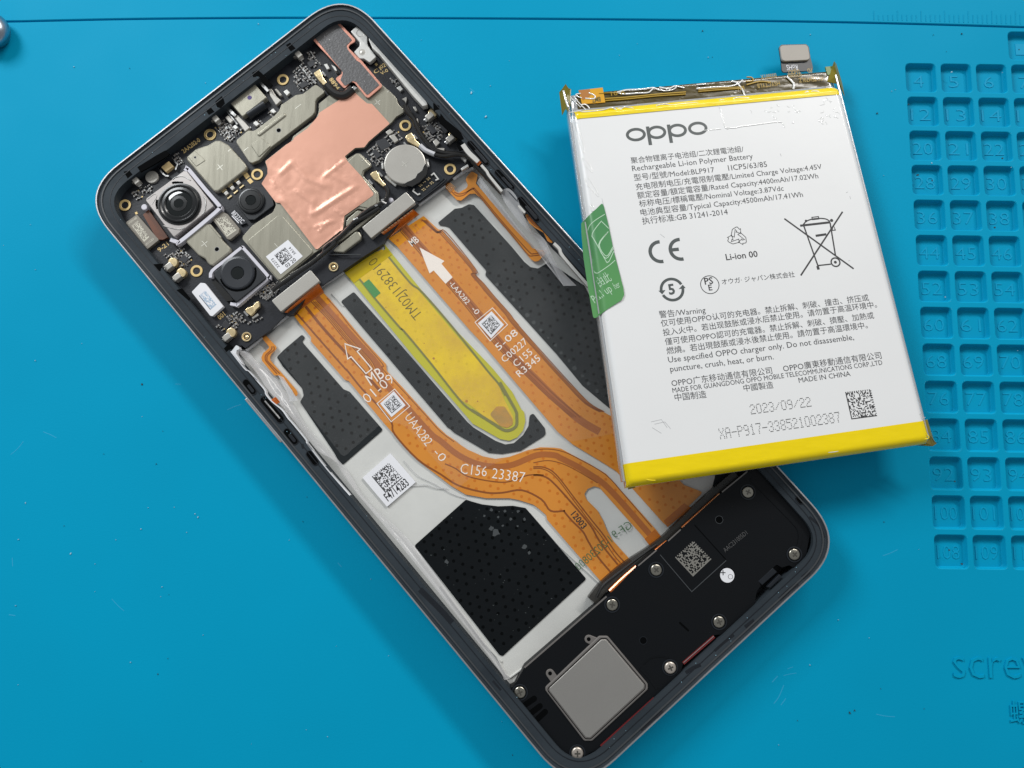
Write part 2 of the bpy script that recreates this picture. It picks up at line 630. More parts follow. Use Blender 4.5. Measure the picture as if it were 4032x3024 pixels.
def text(mb, s, A, B, z, h=None, mirror=False, weight=0.0, lift=0.0):
    """h: height in mm of a capital (default keeps the letters' own proportion)"""
    vs, fs = glyphs(s, weight)
    if not vs:
        return mb
    x0, x1 = min(v[0] for v in vs), max(v[0] for v in vs)
    A, B = Vector(A), Vector(B)
    d = B - A
    k = d.length / (x1 - x0)
    d.normalize()
    up = Vector((-d.y, d.x))
    if mirror:
        up = -up
    ky = h / 0.69 if h else k
    b = len(mb.v)
    mb.marks.append((b, len(mb.f)))
    for x, y in vs:
        q = A + d * (x - x0) * k + up * y * ky
        mb.v.append((q.x, q.y, z))
    for f in fs:
        mb.f.append(tuple(b + i for i in (f[::-1] if mirror else f)))
    if lift:
        n = len(vs)
        for x, y, zz in list(mb.v[b:b + n]):
            mb.v.append((x, y, zz - lift))
        cnt = {}
        for f in fs:
            for i in range(len(f)):
                e = (f[i], f[(i + 1) % len(f)])
                cnt[e] = cnt.get(e, 0) + 1
        for (i, j) in list(cnt):
            if (j, i) not in cnt:
                mb.f.append((b + i, b + n + i, b + n + j, b + j))
    return mb


def dot_code(mb, quad, n, z, seed, fill=0.5, border=True):
    """block of little squares, corner order: a (foot of both solid edges), b, c, d"""
    rnd = random.Random(seed)
    a, b, c, d = (Vector(q) for q in quad)
    for i in range(n):
        for j in range(n):
            on = rnd.random() < fill
            if border:
                if i == 0 or j == 0:
                    on = True
                elif i == n - 1:
                    on = j % 2 == 0
                elif j == n - 1:
                    on = i % 2 == 0
            if not on:
                continue
            e = 0.04
            q = []
            for u, v in ((i + e, j + e), (i + 1 - e, j + e), (i + 1 - e, j + 1 - e), (i + e, j + 1 - e)):
                u /= n
                v /= n
                w = a.lerp(b, u).lerp(d.lerp(c, u), v)
                q.append((w.x, w.y))
            q = ccw(q)
            mb.face([(x, y, z) for x, y in q])
    return mb


def dots_in(mb, poly, pitch, r, z, ang, margin, n=8, skip=(), seed=1, keep=1.0):
    rnd = random.Random(seed)
    xs = [p[0] for p in poly]
    ys = [p[1] for p in poly]
    cx, cy = (min(xs) + max(xs)) / 2, (min(ys) + max(ys)) / 2
    span = max(max(xs) - min(xs), max(ys) - min(ys))
    k = int(span / pitch) + 2
    ca, sa = math.cos(ang), math.sin(ang)
    for i in range(-k, k):
        for j in range(-k, k):
            u, v = (i + 0.5 * (j % 2)) * pitch, j * pitch * 0.86
            x, y = cx + u * ca - v * sa, cy + u * sa + v * ca
            if rnd.random() > keep or not inside((x, y), poly) or edge_dist((x, y), poly) < margin:
                continue
            if any(inside((x, y), q) for q in skip):
                continue
            mb.face([(x + r * math.cos(2 * math.pi * t / n), y + r * math.sin(2 * math.pi * t / n), z) for t in range(n)])
    return mb

# ================================================================== the silicone mat
GX, GY, PX, PY = 93.71, 95.73, 8.1768, 8.2672
rnd = random.Random(4)
HALF = 3.42


def cell_ring(c, half, r, n=4):
    x, y = c
    return fillet([(x - half, y - half), (x + half, y - half), (x + half, y + half), (x - half, y + half)], r, n)


cells = [(r, c, (GX + c * PX, GY - r * PY)) for r in range(14) for c in range(5)]
cells += [(-1, c, (GX + c * PX - 0.2, GY + PY)) for c in (3, 4)]
groove = smooth_path([at(-900, 96, 0), at(0, 85, 0), at(160, 82, 0), at(500, 75, 0), at(900, 71, 0), at(1250, 70, 0), at(2000, 73, 0),
                      at(2700, 79, 0), at(3232, 86, 0), at(3632, 95, 0), at(4032, 107, 0), at(4900, 135, 0)], 4)
XL, XR, YB, YT = groove[0][0], groove[-1][0], -190.0, 190.0
mb = MB()
gw = 0.34
low = [(x, y - gw) for x, y in groove]
upp = [(x, y + gw) for x, y in groove]
mid = groove
outer = ccw(low + [(XR, YB), (XL, YB)])
loops = [[Vector((x, y, 0)) for x, y in outer]]
allp = list(outer)
for r, c, p in cells:
    h = cell_ring(p, HALF + 0.22, 1.15)[::-1]
    loops.append([Vector((x, y, 0)) for x, y in h])
    allp += h
b = len(mb.v)
mb.v += [(x, y, 0) for x, y in allp]
for t in tessellate_polygon(loops):
    a = [b + i for i in t]
    va, vb, vc = (Vector(mb.v[i]) for i in a)
    if (vb - va).cross(vc - va).z < 0:
        a.reverse()
    mb.f.append(tuple(a))
# the groove near the far edge, then the strip beyond it
prof = [(-gw, 0.0), (-gw * 0.75, -0.06), (-gw * 0.35, -0.75), (0.1, -0.8), (gw * 0.6, -0.12), (gw, -0.02)]
mb.grid([[(x, y + dy, z) for x, y in groove] for dy, z in prof][::-1])
mb.grid([[(x, YT, -0.02) for x, y in upp], [(x, y, -0.02) for x, y in upp]])
# outer flanks
mb.face([(XL, YB, 0), (XL, YB, -3), (XR, YB, -3), (XR, YB, 0)])
mb.face([(XL, YT, -0.02), (XL, YT, -3), (XL, YB, -3), (XL, YB, 0)])
mb.face([(XR, YB, 0), (XR, YB, -3), (XR, YT, -3), (XR, YT, -0.02)])
mb.face([(XL, YT, -0.02), (XR, YT, -0.02), (XR, YT, -3), (XL, YT, -3)])
pad = obj('silicone_mat', mb, 'mat', smooth=30)
pad['label'] = 'bright blue silicone repair mat with numbered square compartments under the phone'
pad['category'] = 'mat'
ROOTS['silicone_mat'] = (0, 0, 0)

mb = MB()
rings = [(HALF + 0.22, 0.0, 1.15), (HALF + 0.08, -0.07, 1.1), (HALF, -0.25, 1.05), (HALF - 0.12, -1.1, 1.0), (HALF - 0.3, -1.28, 0.9)]
rr = [[(x, y, z) for x, y in cell_ring((0, 0), h, q, 5)] for h, z, q in rings]
n = len(rr[0])
for q in rr:
    mb.v += q
for k in range(len(rr) - 1):
    for i in range(n):
        j = (i + 1) % n
        mb.f.append((k * n + j, k * n + i, (k + 1) * n + i, (k + 1) * n + j))
mb.f.append(tuple((len(rr) - 1) * n + i for i in range(n)))
cell_me = to_mesh('compartment', mb, smooth=40)
cell_me.materials.append(M['mat'])
for r, c, p in cells:
    o = place('compartment', cell_me, None, pad, (p[0], p[1], 0))
    num = str(4 + 8 * r + c) if r >= 0 else str(c - 2)
    mb = MB()
    w = 1.18 * len(num) if len(num) < 3 else 2.5
    text(mb, num, (-w * 0.95, -1.6), (w * 0.95, -1.6), -1.18, h=2.9, weight=-0.012, lift=0.12)
    me = to_mesh('raised_number', mb, smooth=0)
    me.materials.append(M['mat_number'])
    q = bpy.data.objects.new('raised_number', me)
    COL.objects.link(q)
    q.parent = o
# raised lettering near the lower right corner
mb = MB()
text(mb, 'screw', at(3757, 2670, 0.3), at(4146, 2674, 0.3), 0.28, h=6.6, weight=-0.012, lift=0.32)
obj('raised_lettering', mb, 'mat', pad, smooth=0)
mb = MB()
text(mb, '螺丝', at(3980, 2842, 0.3), at(4160, 2844, 0.3), 0.28, lift=0.32)
obj('raised_lettering', mb, 'mat', pad, smooth=0)
# faint ruler ticks along the far strip
mb = MB()
for i in range(46):
    x = 3440 + i * 18.6
    ln = 42 if i % 5 == 0 else 26
    a, b2 = at(x, 84 - ln, 0), at(x + 1, 78 + (x - 3440) * 0.03, 0)
    mb.ribbon([a, b2], 0.16, -0.1, 0.05)
obj('ruler_ticks', mb, 'mat', pad, smooth=0, kind='stuff')
# old cut marks in the surface
mb = MB()
for pts in ([(170, 1700), (200, 1712), (222, 1724)], [(42, 1790), (70, 1766), (92, 1738)], [(48, 2196), (50, 2230)],
            [(440, 2358), (465, 2385), (488, 2405)], [(690, 1512), (712, 1513)], [(3476, 2188), (3505, 2178), (3534, 2164)],
            [(3040, 2686), (3062, 2662)], [(3047, 2770), (3066, 2745), (3086, 2698)], [(3075, 2776), (3094, 2750)],
            [(3085, 2660), (3110, 2654), (3136, 2650)], [(3450, 2812), (3490, 2820), (3524, 2822)], [(3100, 2634), (3122, 2626)],
            [(895, 1614), (925, 1600), (950, 1593)], [(1850, 348), (1868, 362)], [(1330, 2216), (1345, 2232)], [(35, 2420), (60, 2424)]):
    mb.ribbon(smooth_path([at(x, y, 0) for x, y in pts], 3), 0.11 + 0.1 * rnd.random(), -0.02, 0.012)
obj('surface_scratches', mb, 'scratch', pad, smooth=0, kind='stuff')

# lint and crumbs lying on the mat
mb = MB()
mk = MB()


def crumb(m, x, y, sx, sy, ang):
    c = at(x, y, 0)
    pts = []
    for k in range(6):
        a = 2 * math.pi * k / 6
        q = 0.7 + 0.6 * rnd.random()
        u, v = sx * q * math.cos(a), sy * q * math.sin(a)
        pts.append((c[0] + u * math.cos(ang) - v * math.sin(ang), c[1] + u * math.sin(ang) + v * math.cos(ang)))
    m.prism(pts, 0.0, 0.12 + 0.1 * rnd.random())


for x, y, a, bb in ((74, 2124, .12, .12), (279, 2179, .2, .3), (556, 2083, .14, .12), (584, 1999, .1, .1), (768, 2023, .16, .14),
                    (780, 2036, .3, .12), (735, 2096, .1, .12), (639, 2310, .1, .1), (515, 2607, .12, .1), (687, 1997, .1, .1),
                    (101, 1980, .12, .2), (63, 2384, .2, .1), (375, 2220, .08, .08), (457, 2125, .08, .08), (374, 2329, .08, .08),
                    (292, 264, .16, .1), (1018, 95, .16, .12), (1913, 460, .2, .4), (1856, 365, .25, .4), (1931, 339, .1, .1),
                    (2788, 227, .1, .16), (3190, 137, .12, .12), (3188, 2618, .16, .12), (2180, 2840, .1, .1), (1170, 1780, .1, .1),
                    (560, 1640, .08, .08), (3720, 1170, .2, .14), (3668, 642, .18, .2), (3510, 360, .1, .1), (140, 1420, .12, .1),
                    (1290, 2900, .1, .1), (800, 2500, .1, .1), (3300, 2440, .1, .1), (3745, 285, .3, .2), (3980, 660, .1, .1)):
    crumb(mb, x, y, a * 0.75, bb * 0.75, rnd.random() * 3)
for _ in range(40):
    crumb(mb, rnd.uniform(0, 4032), rnd.uniform(120, 3024), rnd.uniform(.03, .07), rnd.uniform(.03, .07), rnd.random() * 3)
o = obj('lint_specks', mb, 'lint', smooth=0, kind='stuff')
for x, y, a, bb in ((3786, 134, .2, .12), (3453, 447, .2, .16), (2766, 122, .14, .2), (3345, 2806, .3, .2), (3364, 2797, .18, .14),
                    (3736, 2166, .25, .2), (3786, 2220, .25, .2), (560, 1513, .25, .2), (616, 1826, .1, .14), (3759, 1895, .25, .2),
                    (622, 2654, .14, .14), (3612, 690, .5, .25), (3670, 712, .22, .2), (3916, 896, .3, .2), (3946, 624, .2, .2),
                    (4012, 196, .2, .14), (3577, 412, .22, .16), (3480, 2055, .12, .1)):
    crumb(mk, x, y, a * 0.8, bb * 0.8, rnd.random() * 3)
for _ in range(26):
    crumb(mk, rnd.uniform(0, 4032), rnd.uniform(120, 3024), rnd.uniform(.03, .08), rnd.uniform(.03, .08), rnd.random() * 3)
obj('dark_crumbs', mk, 'soot', smooth=0, kind='stuff')

# rounded steel end of a tool reaching in at the left edge
cx, cy = at(-52, 112, 3)
mb = MB()
prof = [(0.01, 5.2), (1.6, 5.05), (2.8, 4.6), (3.9, 3.9), (4.5, 2.9), (4.7, 2.2), (4.5, 1.2), (3.9, 0.4), (3.2, 0.02), (0.01, 0.0)]
mb.lathe((0, 0), prof, 40)
mb.v = [(x * 0.98, y * 0.92, z) for x, y, z in mb.v]
mb.v = [(x * math.cos(-.5) - y * math.sin(-.5), x * math.sin(-.5) + y * math.cos(-.5), z) for x, y, z in mb.v]
m2 = MB()
m2.v = [(x + cx, y + cy, z) for x, y, z in mb.v]
m2.f = mb.f
tool = thing('steel_tool', 'rounded grey steel tool end at the mat groove in the far left corner', 'tool', (cx, cy, 0))
obj('tool_tip', m2, 'tool', tool, smooth=50)
mb = MB()
mb.tube([(cx - 3, cy + 0.6, 3.0), (cx - 14, cy + 2.5, 3.2), (cx - 40, cy + 8, 3.2)], [2.2, 2.6, 2.6], 16)
obj('shaft', mb, 'tool', tool, smooth=50)

# ================================================================== the opened phone
PC = (-12.753, 26.1135)
PA = R(41.6003)
PW, PL = 74.3, 162.3
phone = thing('smartphone', 'opened phone without back cover, its board, orange flex cables and black speaker box exposed', 'smartphone', (PC[0], PC[1], 0))


def ploc(u, v):
    return (PC[0] + u * math.cos(PA) - v * math.sin(PA), PC[1] + u * math.sin(PA) + v * math.cos(PA))


def prect(l, r, b, t, rad, n=9):
    """rounded rectangle inset by l, r, b, t from the phone's sides"""
    return fillet([ploc(-PW / 2 + l, -PL / 2 + b), ploc(PW / 2 - r, -PL / 2 + b), ploc(PW / 2 - r, PL / 2 - t), ploc(-PW / 2 + l, PL / 2 - t)], rad, n)


# the frame: aluminium band outside, charcoal plastic ledge inside
out0 = prect(0, 0, 0, 0, 10.6, 14)
mb = MB()
mb.prism(out0, 0.7, 6.95, 0.16, holes=[prect(0.32, 0.32, 0.32, 0.32, 10.3, 14)])
obj('metal_rim', mb, 'rim', phone)
ledge_out = prect(0.33, 0.33, 0.33, 0.33, 10.3, 14)
IL, IR, IB, IT = 3.6, 3.4, 3.4, 4.2
ledge_in = prect(IL, IR, IB, IT, 6.2)
mb = MB()
mb.prism(ledge_out, 0.75, 6.55, 0.0, holes=[ledge_in])
obj('ledge', mb, 'ledge', phone)
mb = MB()
mb.prism(prect(0.9, 0.9, 0.9, 0.9, 9.6), 0.0, 0.74, 0.1)
obj('screen_panel', mb, 'lens_black', phone)
# a low raised bead that runs round the ledge
mb = MB()
mb.ribbon(prect(1.15, 1.15, 1.15, 1.15, 9.6, 12), 0.28, 6.5, 6.72, closed=True)
obj('ledge_bead', mb, 'module_edge', phone)
mb = MB()
mb.ribbon(prect(2.7, 2.3, 2.4, 2.6, 8.6, 12), 0.16, 6.5, 6.6, closed=True)
obj('ledge_bead', mb, 'inner', phone)
# tray floors
mb = MB()
mb.prism(ledge_in, 0.9, 1.6)
obj('inner_chassis', mb, 'inner', phone)
tray = WM(2.2, ('h2', [(330, 1010), (430, 880), (520, 960), (640, 980), (1200, 560), (1560, 200)]), ('d1', [(0, 1330), (700, 1060), (1100, 640), (1450, 390), (1860, 120), (1920, 330), (2140, 520)]),
          ('d2', [(1100, 700), (1500, 1200), (1980, 1659)]), ('s', [(1560, 960), (1530, 1090), (1180, 1490), (1095, 1475)]), ('e2', [(200, 965)]), ('d4', [(1060, 1659), (690, 1210), (510, 990), (320, 750), (200, 590)]))
mb = MB()
mb.prism(tray, 1.2, 2.2)
obj('battery_tray', mb, 'plate', phone)

# button and antenna gaps on the left flank
mb = MB()
q = W('h3', [(50, 770), (680, 1525)], 5.4)
a, b2 = Vector(q[0]), Vector(q[1])
d = (b2 - a).normalized()
nn = Vector((-d.y, d.x))
if nn.dot(Vector(PC) - a) > 0:
    nn = -nn
fp = Vector(ploc(-PW / 2, 0))
pl = (a - fp).dot(nn)
a, b2 = a - nn * (pl - 0.02), b2 - nn * (pl - 0.02)
mb.prism(fillet([tuple(a), tuple(b2), tuple(b2 + nn * 0.55), tuple(a + nn * 0.55)], 0.3), 2.0, 5.4, 0.15)
obj('side_button', mb, 'rim', phone)

# slots in the ledge, their shade painted as flat black capsules
def capsule(p, q, w, n=7):
    p, q = Vector(p), Vector(q)
    a = math.atan2((q - p).y, (q - p).x)
    pts = []
    for i in range(n + 1):
        t = a + math.pi / 2 + math.pi * i / n
        pts.append((p.x + w / 2 * math.cos(t), p.y + w / 2 * math.sin(t)))
    for i in range(n + 1):
        t = a - math.pi / 2 + math.pi * i / n
        pts.append((q.x + w / 2 * math.cos(t), q.y + w / 2 * math.sin(t)))
    return pts


ZL = 6.56
for crop, p, q, w in (('h3', (85, 470), (205, 625), 1.15), ('h3', (400, 775), (680, 1110), 1.3), ('h3', (800, 1330), (930, 1490), 1.2),
                      ('d4', (705, 1300), (755, 1370), 1.1), ('g5', (775, 610), (1015, 890), 1.1), ('g5', (1180, 1030), (1380, 1250), 1.1), ('d2', (1105, 590), (1305, 830), 1.15),
                      ('e3', (1645, 360), (1665, 385), 0.9)):
    A, B = W(crop, [p, q], ZL)
    mb = MB()
    mb.prism(capsule(A, B, w * 1.15), 6.5, ZL + 0.03, 0)
    s = obj('ledge_slot', mb, 'recess_shade', phone)
    mb = MB()
    c2 = capsule(A, B, w * 1.15 + 0.1)
    mb.ribbon(c2, 0.14, 6.5, ZL + 0.1, closed=True)
    obj('slot_lip', mb, 'inner', s)
    if crop in ('h3', 'g5', 'd2') and w != 1.3:
        mb = MB()
        A2, B2 = Vector(A).lerp(Vector(B), 0.38), Vector(A).lerp(Vector(B), 0.95)
        mb.prism(capsule(A2, B2, w * 0.55), 6.5, ZL + 0.06, 0.04)
        obj('slot_insert', mb, 'inner', s)
A, B = W('h3', [(410, 790), (670, 1095)], 6.7)
mb = MB()
mb.tube([(A[0], A[1], 6.55), (B[0], B[1], 6.55)], 0.2, 8)
obj('switch_rod', mb, 'steel', phone)
# dark adhesive smears left on the ledge
mb = MB()
for crop, pts, w in (('e2', [(1770, 830), (1830, 790), (1900, 760)], .7), ('e2', [(2020, 640), (2110, 560), (2190, 500)], .5), ('e2', [(1380, 1330), (1480, 1240), (1570, 1165)], .5),
                     ('e1', [(340, 930), (420, 1010), (520, 1110), (620, 1220)], 1.1), ('e3', [(1740, 520), (1830, 600), (1870, 700)], .5), ('e3', [(1480, 1240), (1560, 1165), (1640, 1100)], .8),
                     ('e3', [(1180, 1480), (1260, 1420)], .7), ('e3', [(1680, 1050), (1740, 1000)], .8), ('e2', [(90, 900), (160, 980)], .4), ('h3', [(1060, 1540), (1080, 1620)], .5), ('c1', [(300, 690), (360, 700)], .2)):
    mb.ribbon(smooth_path(W(crop, pts, ZL), 4), w, 6.5, ZL + 0.012)
obj('adhesive_smears', mb, 'inner', phone, smooth=0, kind='stuff')
# dust on the ledge
mb = MB()
rnd = random.Random(9)
for _ in range(46):
    t = rnd.random()
    side = rnd.choice('lrbt')
    u, v = {'l': (-PW / 2 + rnd.uniform(1, 4.4), PL * (t - .5)), 'r': (PW / 2 - rnd.uniform(1, 3.2), PL * (t - .5)), 'b': (PW * (t - .5) * .8, -PL / 2 + rnd.uniform(1, 4)),
            't': (PW * (t - .5) * .8, PL / 2 - rnd.uniform(1, 4))}[side]
    if abs(u) > PW / 2 - 6 and abs(v) > PL / 2 - 9:
        continue
    c = ploc(u, v)
    mb.box(c, rnd.uniform(.06, .2), rnd.uniform(.05, .12), rnd.random() * 3, 6.54, ZL + 0.05)
obj('dust_on_ledge', mb, 'lint', phone, smooth=0, kind='stuff')

# ------------------------------------------------------------------ black adhesive sheets in the tray
def sheet(name, poly, z, m, t=0.12, r=0.25, parent=None, kind=None):
    mb = MB()
    p = fillet(ccw(poly), r)
    mb.prism(p, z - t, z)
    return obj(name, mb, m, parent or phone, smooth=20, kind=kind), p


ZF = 2.36
P1 = W('d4', [(420, 455), (478, 395), (640, 258), (668, 288), (640, 322), (664, 350), (1000, 735), (1055, 758), (1345, 1090), (1000, 1390), (970, 1383), (920, 1290), (622, 845), (655, 790), (640, 728), (470, 535)], ZF)
P2 = W('e1', [(740, 148), (790, 165), (880, 190), (1020, 207), (1150, 202), (1260, 222), (1790, 840), (1060, 1512), (1030, 1500), (290, 550)], ZF)
P3 = WM(ZF, ('g1', [(890, 690), (1080, 548)]), ('g2', [(840, 0), (1300, 530), (1790, 1100), (1990, 1330)]), ('d5', [(1250, 185), (1440, 300), (1525, 332), (1600, 320), (1680, 250), (1728, 170), (1738, 80), (1768, 60), (1870, 190), (1878, 240), (1860, 262), (1660, 388), (1500, 415), (1380, 405), (1080, 230), (1035, 190)]),
        ('g2', [(1710, 1420), (1240, 870), (800, 350), (500, 0)]))
P4 = WM(ZF, ('d2', [(82, 870), (285, 702), (370, 690), (462, 645), (525, 655), (1000, 1180), (1150, 1360), (1230, 1428), (1320, 1445), (1390, 1405), (1440, 1372), (1490, 1385), (1900, 1659)]),
        ('s', [(1400, 900), (1390, 980)]), ('g4', [(2212, 1500), (1900, 1368), (1450, 990), (1080, 540), (640, 50)]), ('g3', [(1530, 880), (1515, 850), (1530, 805), (1510, 775), (990, 170), (940, 150), (860, 140), (836, 105)]))
sheets = []
for nm, P, sd in (('adhesive_sheet', P1, 1), ('adhesive_sheet', P2, 2), ('adhesive_sheet', P3, 3), ('adhesive_sheet', P4, 4)):
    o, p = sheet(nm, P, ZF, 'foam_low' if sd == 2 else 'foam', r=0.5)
    sheets.append(o)
    mb = MB()
    dots_in(mb, p, 2.05, 0.36, ZF + 0.012, R(42), 0.55, seed=sd, keep=0.82)
    obj('dimples', mb, 'foam_dot', o, smooth=0, kind='stuff')
    rn = random.Random(sd)
    mb = MB()
    xs = [q[0] for q in p]
    ys = [q[1] for q in p]
    tries = 0
    while tries < 90:
        tries += 1
        c = (rn.uniform(min(xs), max(xs)), rn.uniform(min(ys), max(ys)))
        if inside(c, p) and edge_dist(c, p) > 0.4:
            a = rn.random() * 3
            L = rn.uniform(0.05, 0.22)
            mb.face([(c[0] + L * math.cos(a + k) * (1 if k % 3 else .4), c[1] + L * math.sin(a + k) * .5, ZF + 0.014) for k in (0, 1.3, 2.4, 3.6, 5)])
    obj('scuff_marks', mb, 'foam_speck', o, smooth=0, kind='stuff')
# the diagonal row of lifted spots on the long right sheet, and a torn patch low on the big one
mb = MB()
rn = random.Random(3)
for k in range(15):
    t = k / 14
    c = at(1960 + 390 * t + rn.uniform(-6, 6), 1120 + 420 * t, ZF)
    r0 = rn.uniform(.28, .62)
    mb.face([(c[0] + r0 * math.cos(a) * rn.uniform(.6, 1.1), c[1] + r0 * math.sin(a) * rn.uniform(.6, 1.1), ZF + 0.016) for a in [2 * math.pi * i / 9 for i in range(9)]])
obj('lifted_spots', mb, 'foam_speck', sheets[3], smooth=0, kind='stuff')
mb = MB()
for (x, y, r0) in ((1000, 430, 1.1), (960, 400, .6), (1250, 560, .6), (1290, 610, .4), (960, 238, .4), (1250, 320, .4), (1132, 318, .4), (1080, 250, .35), (1195, 250, .38), (570, 690, .5), (900, 290, .3), (1020, 300, .3), (1060, 375, .3), (1190, 380, .3)):
    c = W('e1', [(x, y)], ZF)[0]
    mb.face([(c[0] + r0 * math.cos(a) * rn.uniform(.5, 1.1), c[1] + r0 * math.sin(a) * rn.uniform(.5, 1.1), ZF + 0.016) for a in [2 * math.pi * i / 11 for i in range(11)]])
obj('lifted_spots', mb, mat('dull_scuff', rgb(62, 66, 68), 0.6), sheets[1], smooth=0, kind='stuff')

# ------------------------------------------------------------------ orange flex cables
ZX = 2.52
F1 = WM(ZX, ('g1', [(640, 560), (760, 690), (1040, 1030), (1180, 1200), (1550, 1600)]), ('g2', [(820, 590), (1050, 830), (1560, 1400), (1690, 1520), (1900, 1659)]),
        ('d5', [(1060, 285), (1200, 378), (1330, 435), (1440, 458), (1560, 440), (1720, 382), (1830, 356), (1950, 360)]),
        ('h1', [(300, 45), (420, 110), (620, 215), (790, 318), (920, 460), (1330, 920), (1390, 1000), (1270, 1108), (1200, 1010), (870, 640), (720, 470), (660, 455), (590, 485), (555, 540), (580, 600), (700, 720), (760, 830), (800, 930), (860, 1040), (1070, 1270), (760, 1520), (150, 820), (140, 770), (60, 700), (0, 655)]),
        ('d5', [(1640, 815), (1560, 800), (1360, 800), (1180, 768), (1050, 690), (760, 470)]), ('g2', [(780, 1350), (480, 990), (270, 740), (210, 720), (0, 480)]),
        ('g1', [(460, 1270), (460, 1210), (200, 885)]))
F2 = WM(ZX, ('g3', [(560, 0), (830, 195), (890, 205), (1380, 770), (1360, 840), (2060, 1659)]), ('g4', [(560, 0), (420, -40), (1470, 1150), (1620, 1300), (1900, 1460), (2212, 1600)]),
        ('h1', [(1300, 260), (1580, 380), (1640, 440), (1850, 520), (1460, 890), (1410, 850), (900, 290), (760, 200), (430, 0)]),
        ('g4', [(1090, 1659), (0, 380)]), ('g3', [(1290, 1659), (820, 1120), (230, 440), (110, 330)]))
# tidy the duplicated helper points of the second cable
F2 = WM(ZX, ('g3', [(620, 0), (830, 195), (890, 205), (1385, 772), (1365, 845), (2040, 1620)]), ('g4', [(420, 0), (900, 560), (1200, 900), (1470, 1160), (1620, 1300), (1920, 1460)]),
        ('s', [(1400, 940), (1440, 985)]), ('h1', [(1580, 380), (1640, 440), (1850, 520), (1460, 890), (1410, 850), (1080, 480), (900, 290), (760, 200), (430, 0)]),
        ('g4', [(1090, 1659), (560, 1040), (0, 380)]), ('g3', [(1290, 1659), (820, 1120), (230, 440), (110, 330)]))
flex = []
for P in (F1, F2):
    o, p = sheet('flex_cable', P, ZX, 'flex', t=0.2, r=0.5)
    flex.append((o, p))
    mb = MB()
    dots_in(mb, p, 1.75, 0.33, ZX + 0.010, R(42), 0.5, seed=7, keep=0.8)
    obj('dimples', mb, 'flex_dot', o, smooth=0, kind='stuff')


def trace(parent, runs, w, m='flex_trace', z=None, n=4):
    z = z or ZX + 0.02
    mb = MB()
    mb.ribbon(smooth_path(WM(z, *runs), n), w * 1.25 + .08 if w < .5 else w, z - 0.015, z)
    return obj('copper_trace', mb, m, parent, smooth=0)


c1 = flex[0][0]
trace(c1, [('g1', [(530, 610), (700, 800), (1000, 1130), (1180, 1330), (1420, 1600)]), ('g2', [(800, 770), (1150, 1160), (1460, 1500)]),
           ('d5', [(960, 300), (1110, 420), (1280, 500), (1450, 525), (1600, 505), (1800, 425), (1950, 425)]), ('h1', [(300, 150), (480, 240), (640, 340), (780, 440), (980, 650), (1250, 960), (1330, 1050)])], 1.25, 'flex_band', ZX + 0.014)
trace(c1, [('g1', [(380, 760), (640, 1080), (950, 1420), (1190, 1659)]), ('g2', [(560, 690), (740, 900)])], 0.42)
trace(c1, [('g1', [(260, 870), (520, 1170), (800, 1490), (950, 1659)]), ('g2', [(260, 600), (460, 850), (700, 1100), (890, 1340)]), ('d5', [(560, 240), (760, 460), (960, 590), (1120, 690), (1350, 750), (1500, 752), (1670, 730), (1840, 810), (1920, 910), (2040, 910)]),
           ('h1', [(340, 735), (420, 830), (540, 950), (600, 1060), (700, 1220), (850, 1400)])], 0.24)
for sh, w in ((-10, .1), (22, .1), (50, .07), (80, .07)):
    trace(c1, [('g1', [(470 + sh, 690), (700 + sh, 930), (950 + sh, 1230), (1240 + sh, 1530)]), ('g2', [(620 + sh, 640), (760 + sh, 820)])], w)
for pts, w in (([(0, 245), (120, 250), (250, 330), (460, 600), (640, 830), (760, 980), (900, 1180), (1040, 1330)], .16), ([(0, 262), (110, 268), (240, 350), (440, 610), (620, 850), (740, 1000), (880, 1210), (1000, 1340)], .1), ([(0, 335), (90, 340), (200, 400), (420, 640), (620, 880), (700, 1020), (790, 1150), (930, 1320)], .24),
               ([(0, 200), (160, 175), (330, 215), (500, 300), (700, 420)], .08), ([(0, 60), (160, 50), (330, 80), (520, 170), (790, 330), (1000, 560), (1290, 900)], .08)):
    trace(c1, [('h1', pts)], w)
trace(c1, [('d5', [(1000, 500), (1090, 540), (1200, 610), (1420, 655), (1560, 655), (1720, 600), (1860, 598)])], .14)
trace(c1, [('g1', [(690, 640), (860, 830), (1010, 1030), (1190, 1240), (1500, 1600)]), ('g2', [(760, 560), (1060, 880), (1400, 1250), (1600, 1470), (1800, 1620)])], .07)
c2 = flex[1][0]
trace(c2, [('g3', [(330, 150), (700, 580), (1020, 940), (1420, 1420)]), ('g4', [(180, 250), (420, 540), (760, 880), (1060, 1180), (1400, 1480), (1700, 1659)])], 1.6, 'flex_band', ZX + 0.014)
for sh, w in ((-120, .1), (-90, .08), (-60, .08), (0, .16), (60, .14), (130, .14), (180, .1)):
    trace(c2, [('g3', [(330 + sh, 140), (700 + sh, 560), (1020 + sh, 930), (1420 + sh, 1400)]), ('g4', [(190 + sh, 260), (440 + sh, 540), (780 + sh, 870), (1080 + sh, 1160), (1420 + sh, 1450)])], w, 'flex_trace' if sh <= 0 else 'flex')
for sh, w in ((0, .1), (22, .08), (45, .08), (70, .09)):
    trace(c2, [('g3', [(600 + sh * .8, 60), (800 + sh * .6, 240), (870 + sh, 265 - sh * .5), (1310 + sh * .9, 770), (1310 + sh * .8, 850), (1420 + sh, 980), (1560 + sh, 1150), (1800 + sh, 1420)]), ('g4', [(430 + sh, 90), (900 + sh, 620), (1200 + sh, 950), (1480 + sh, 1240), (1700 + sh, 1370)])], w)
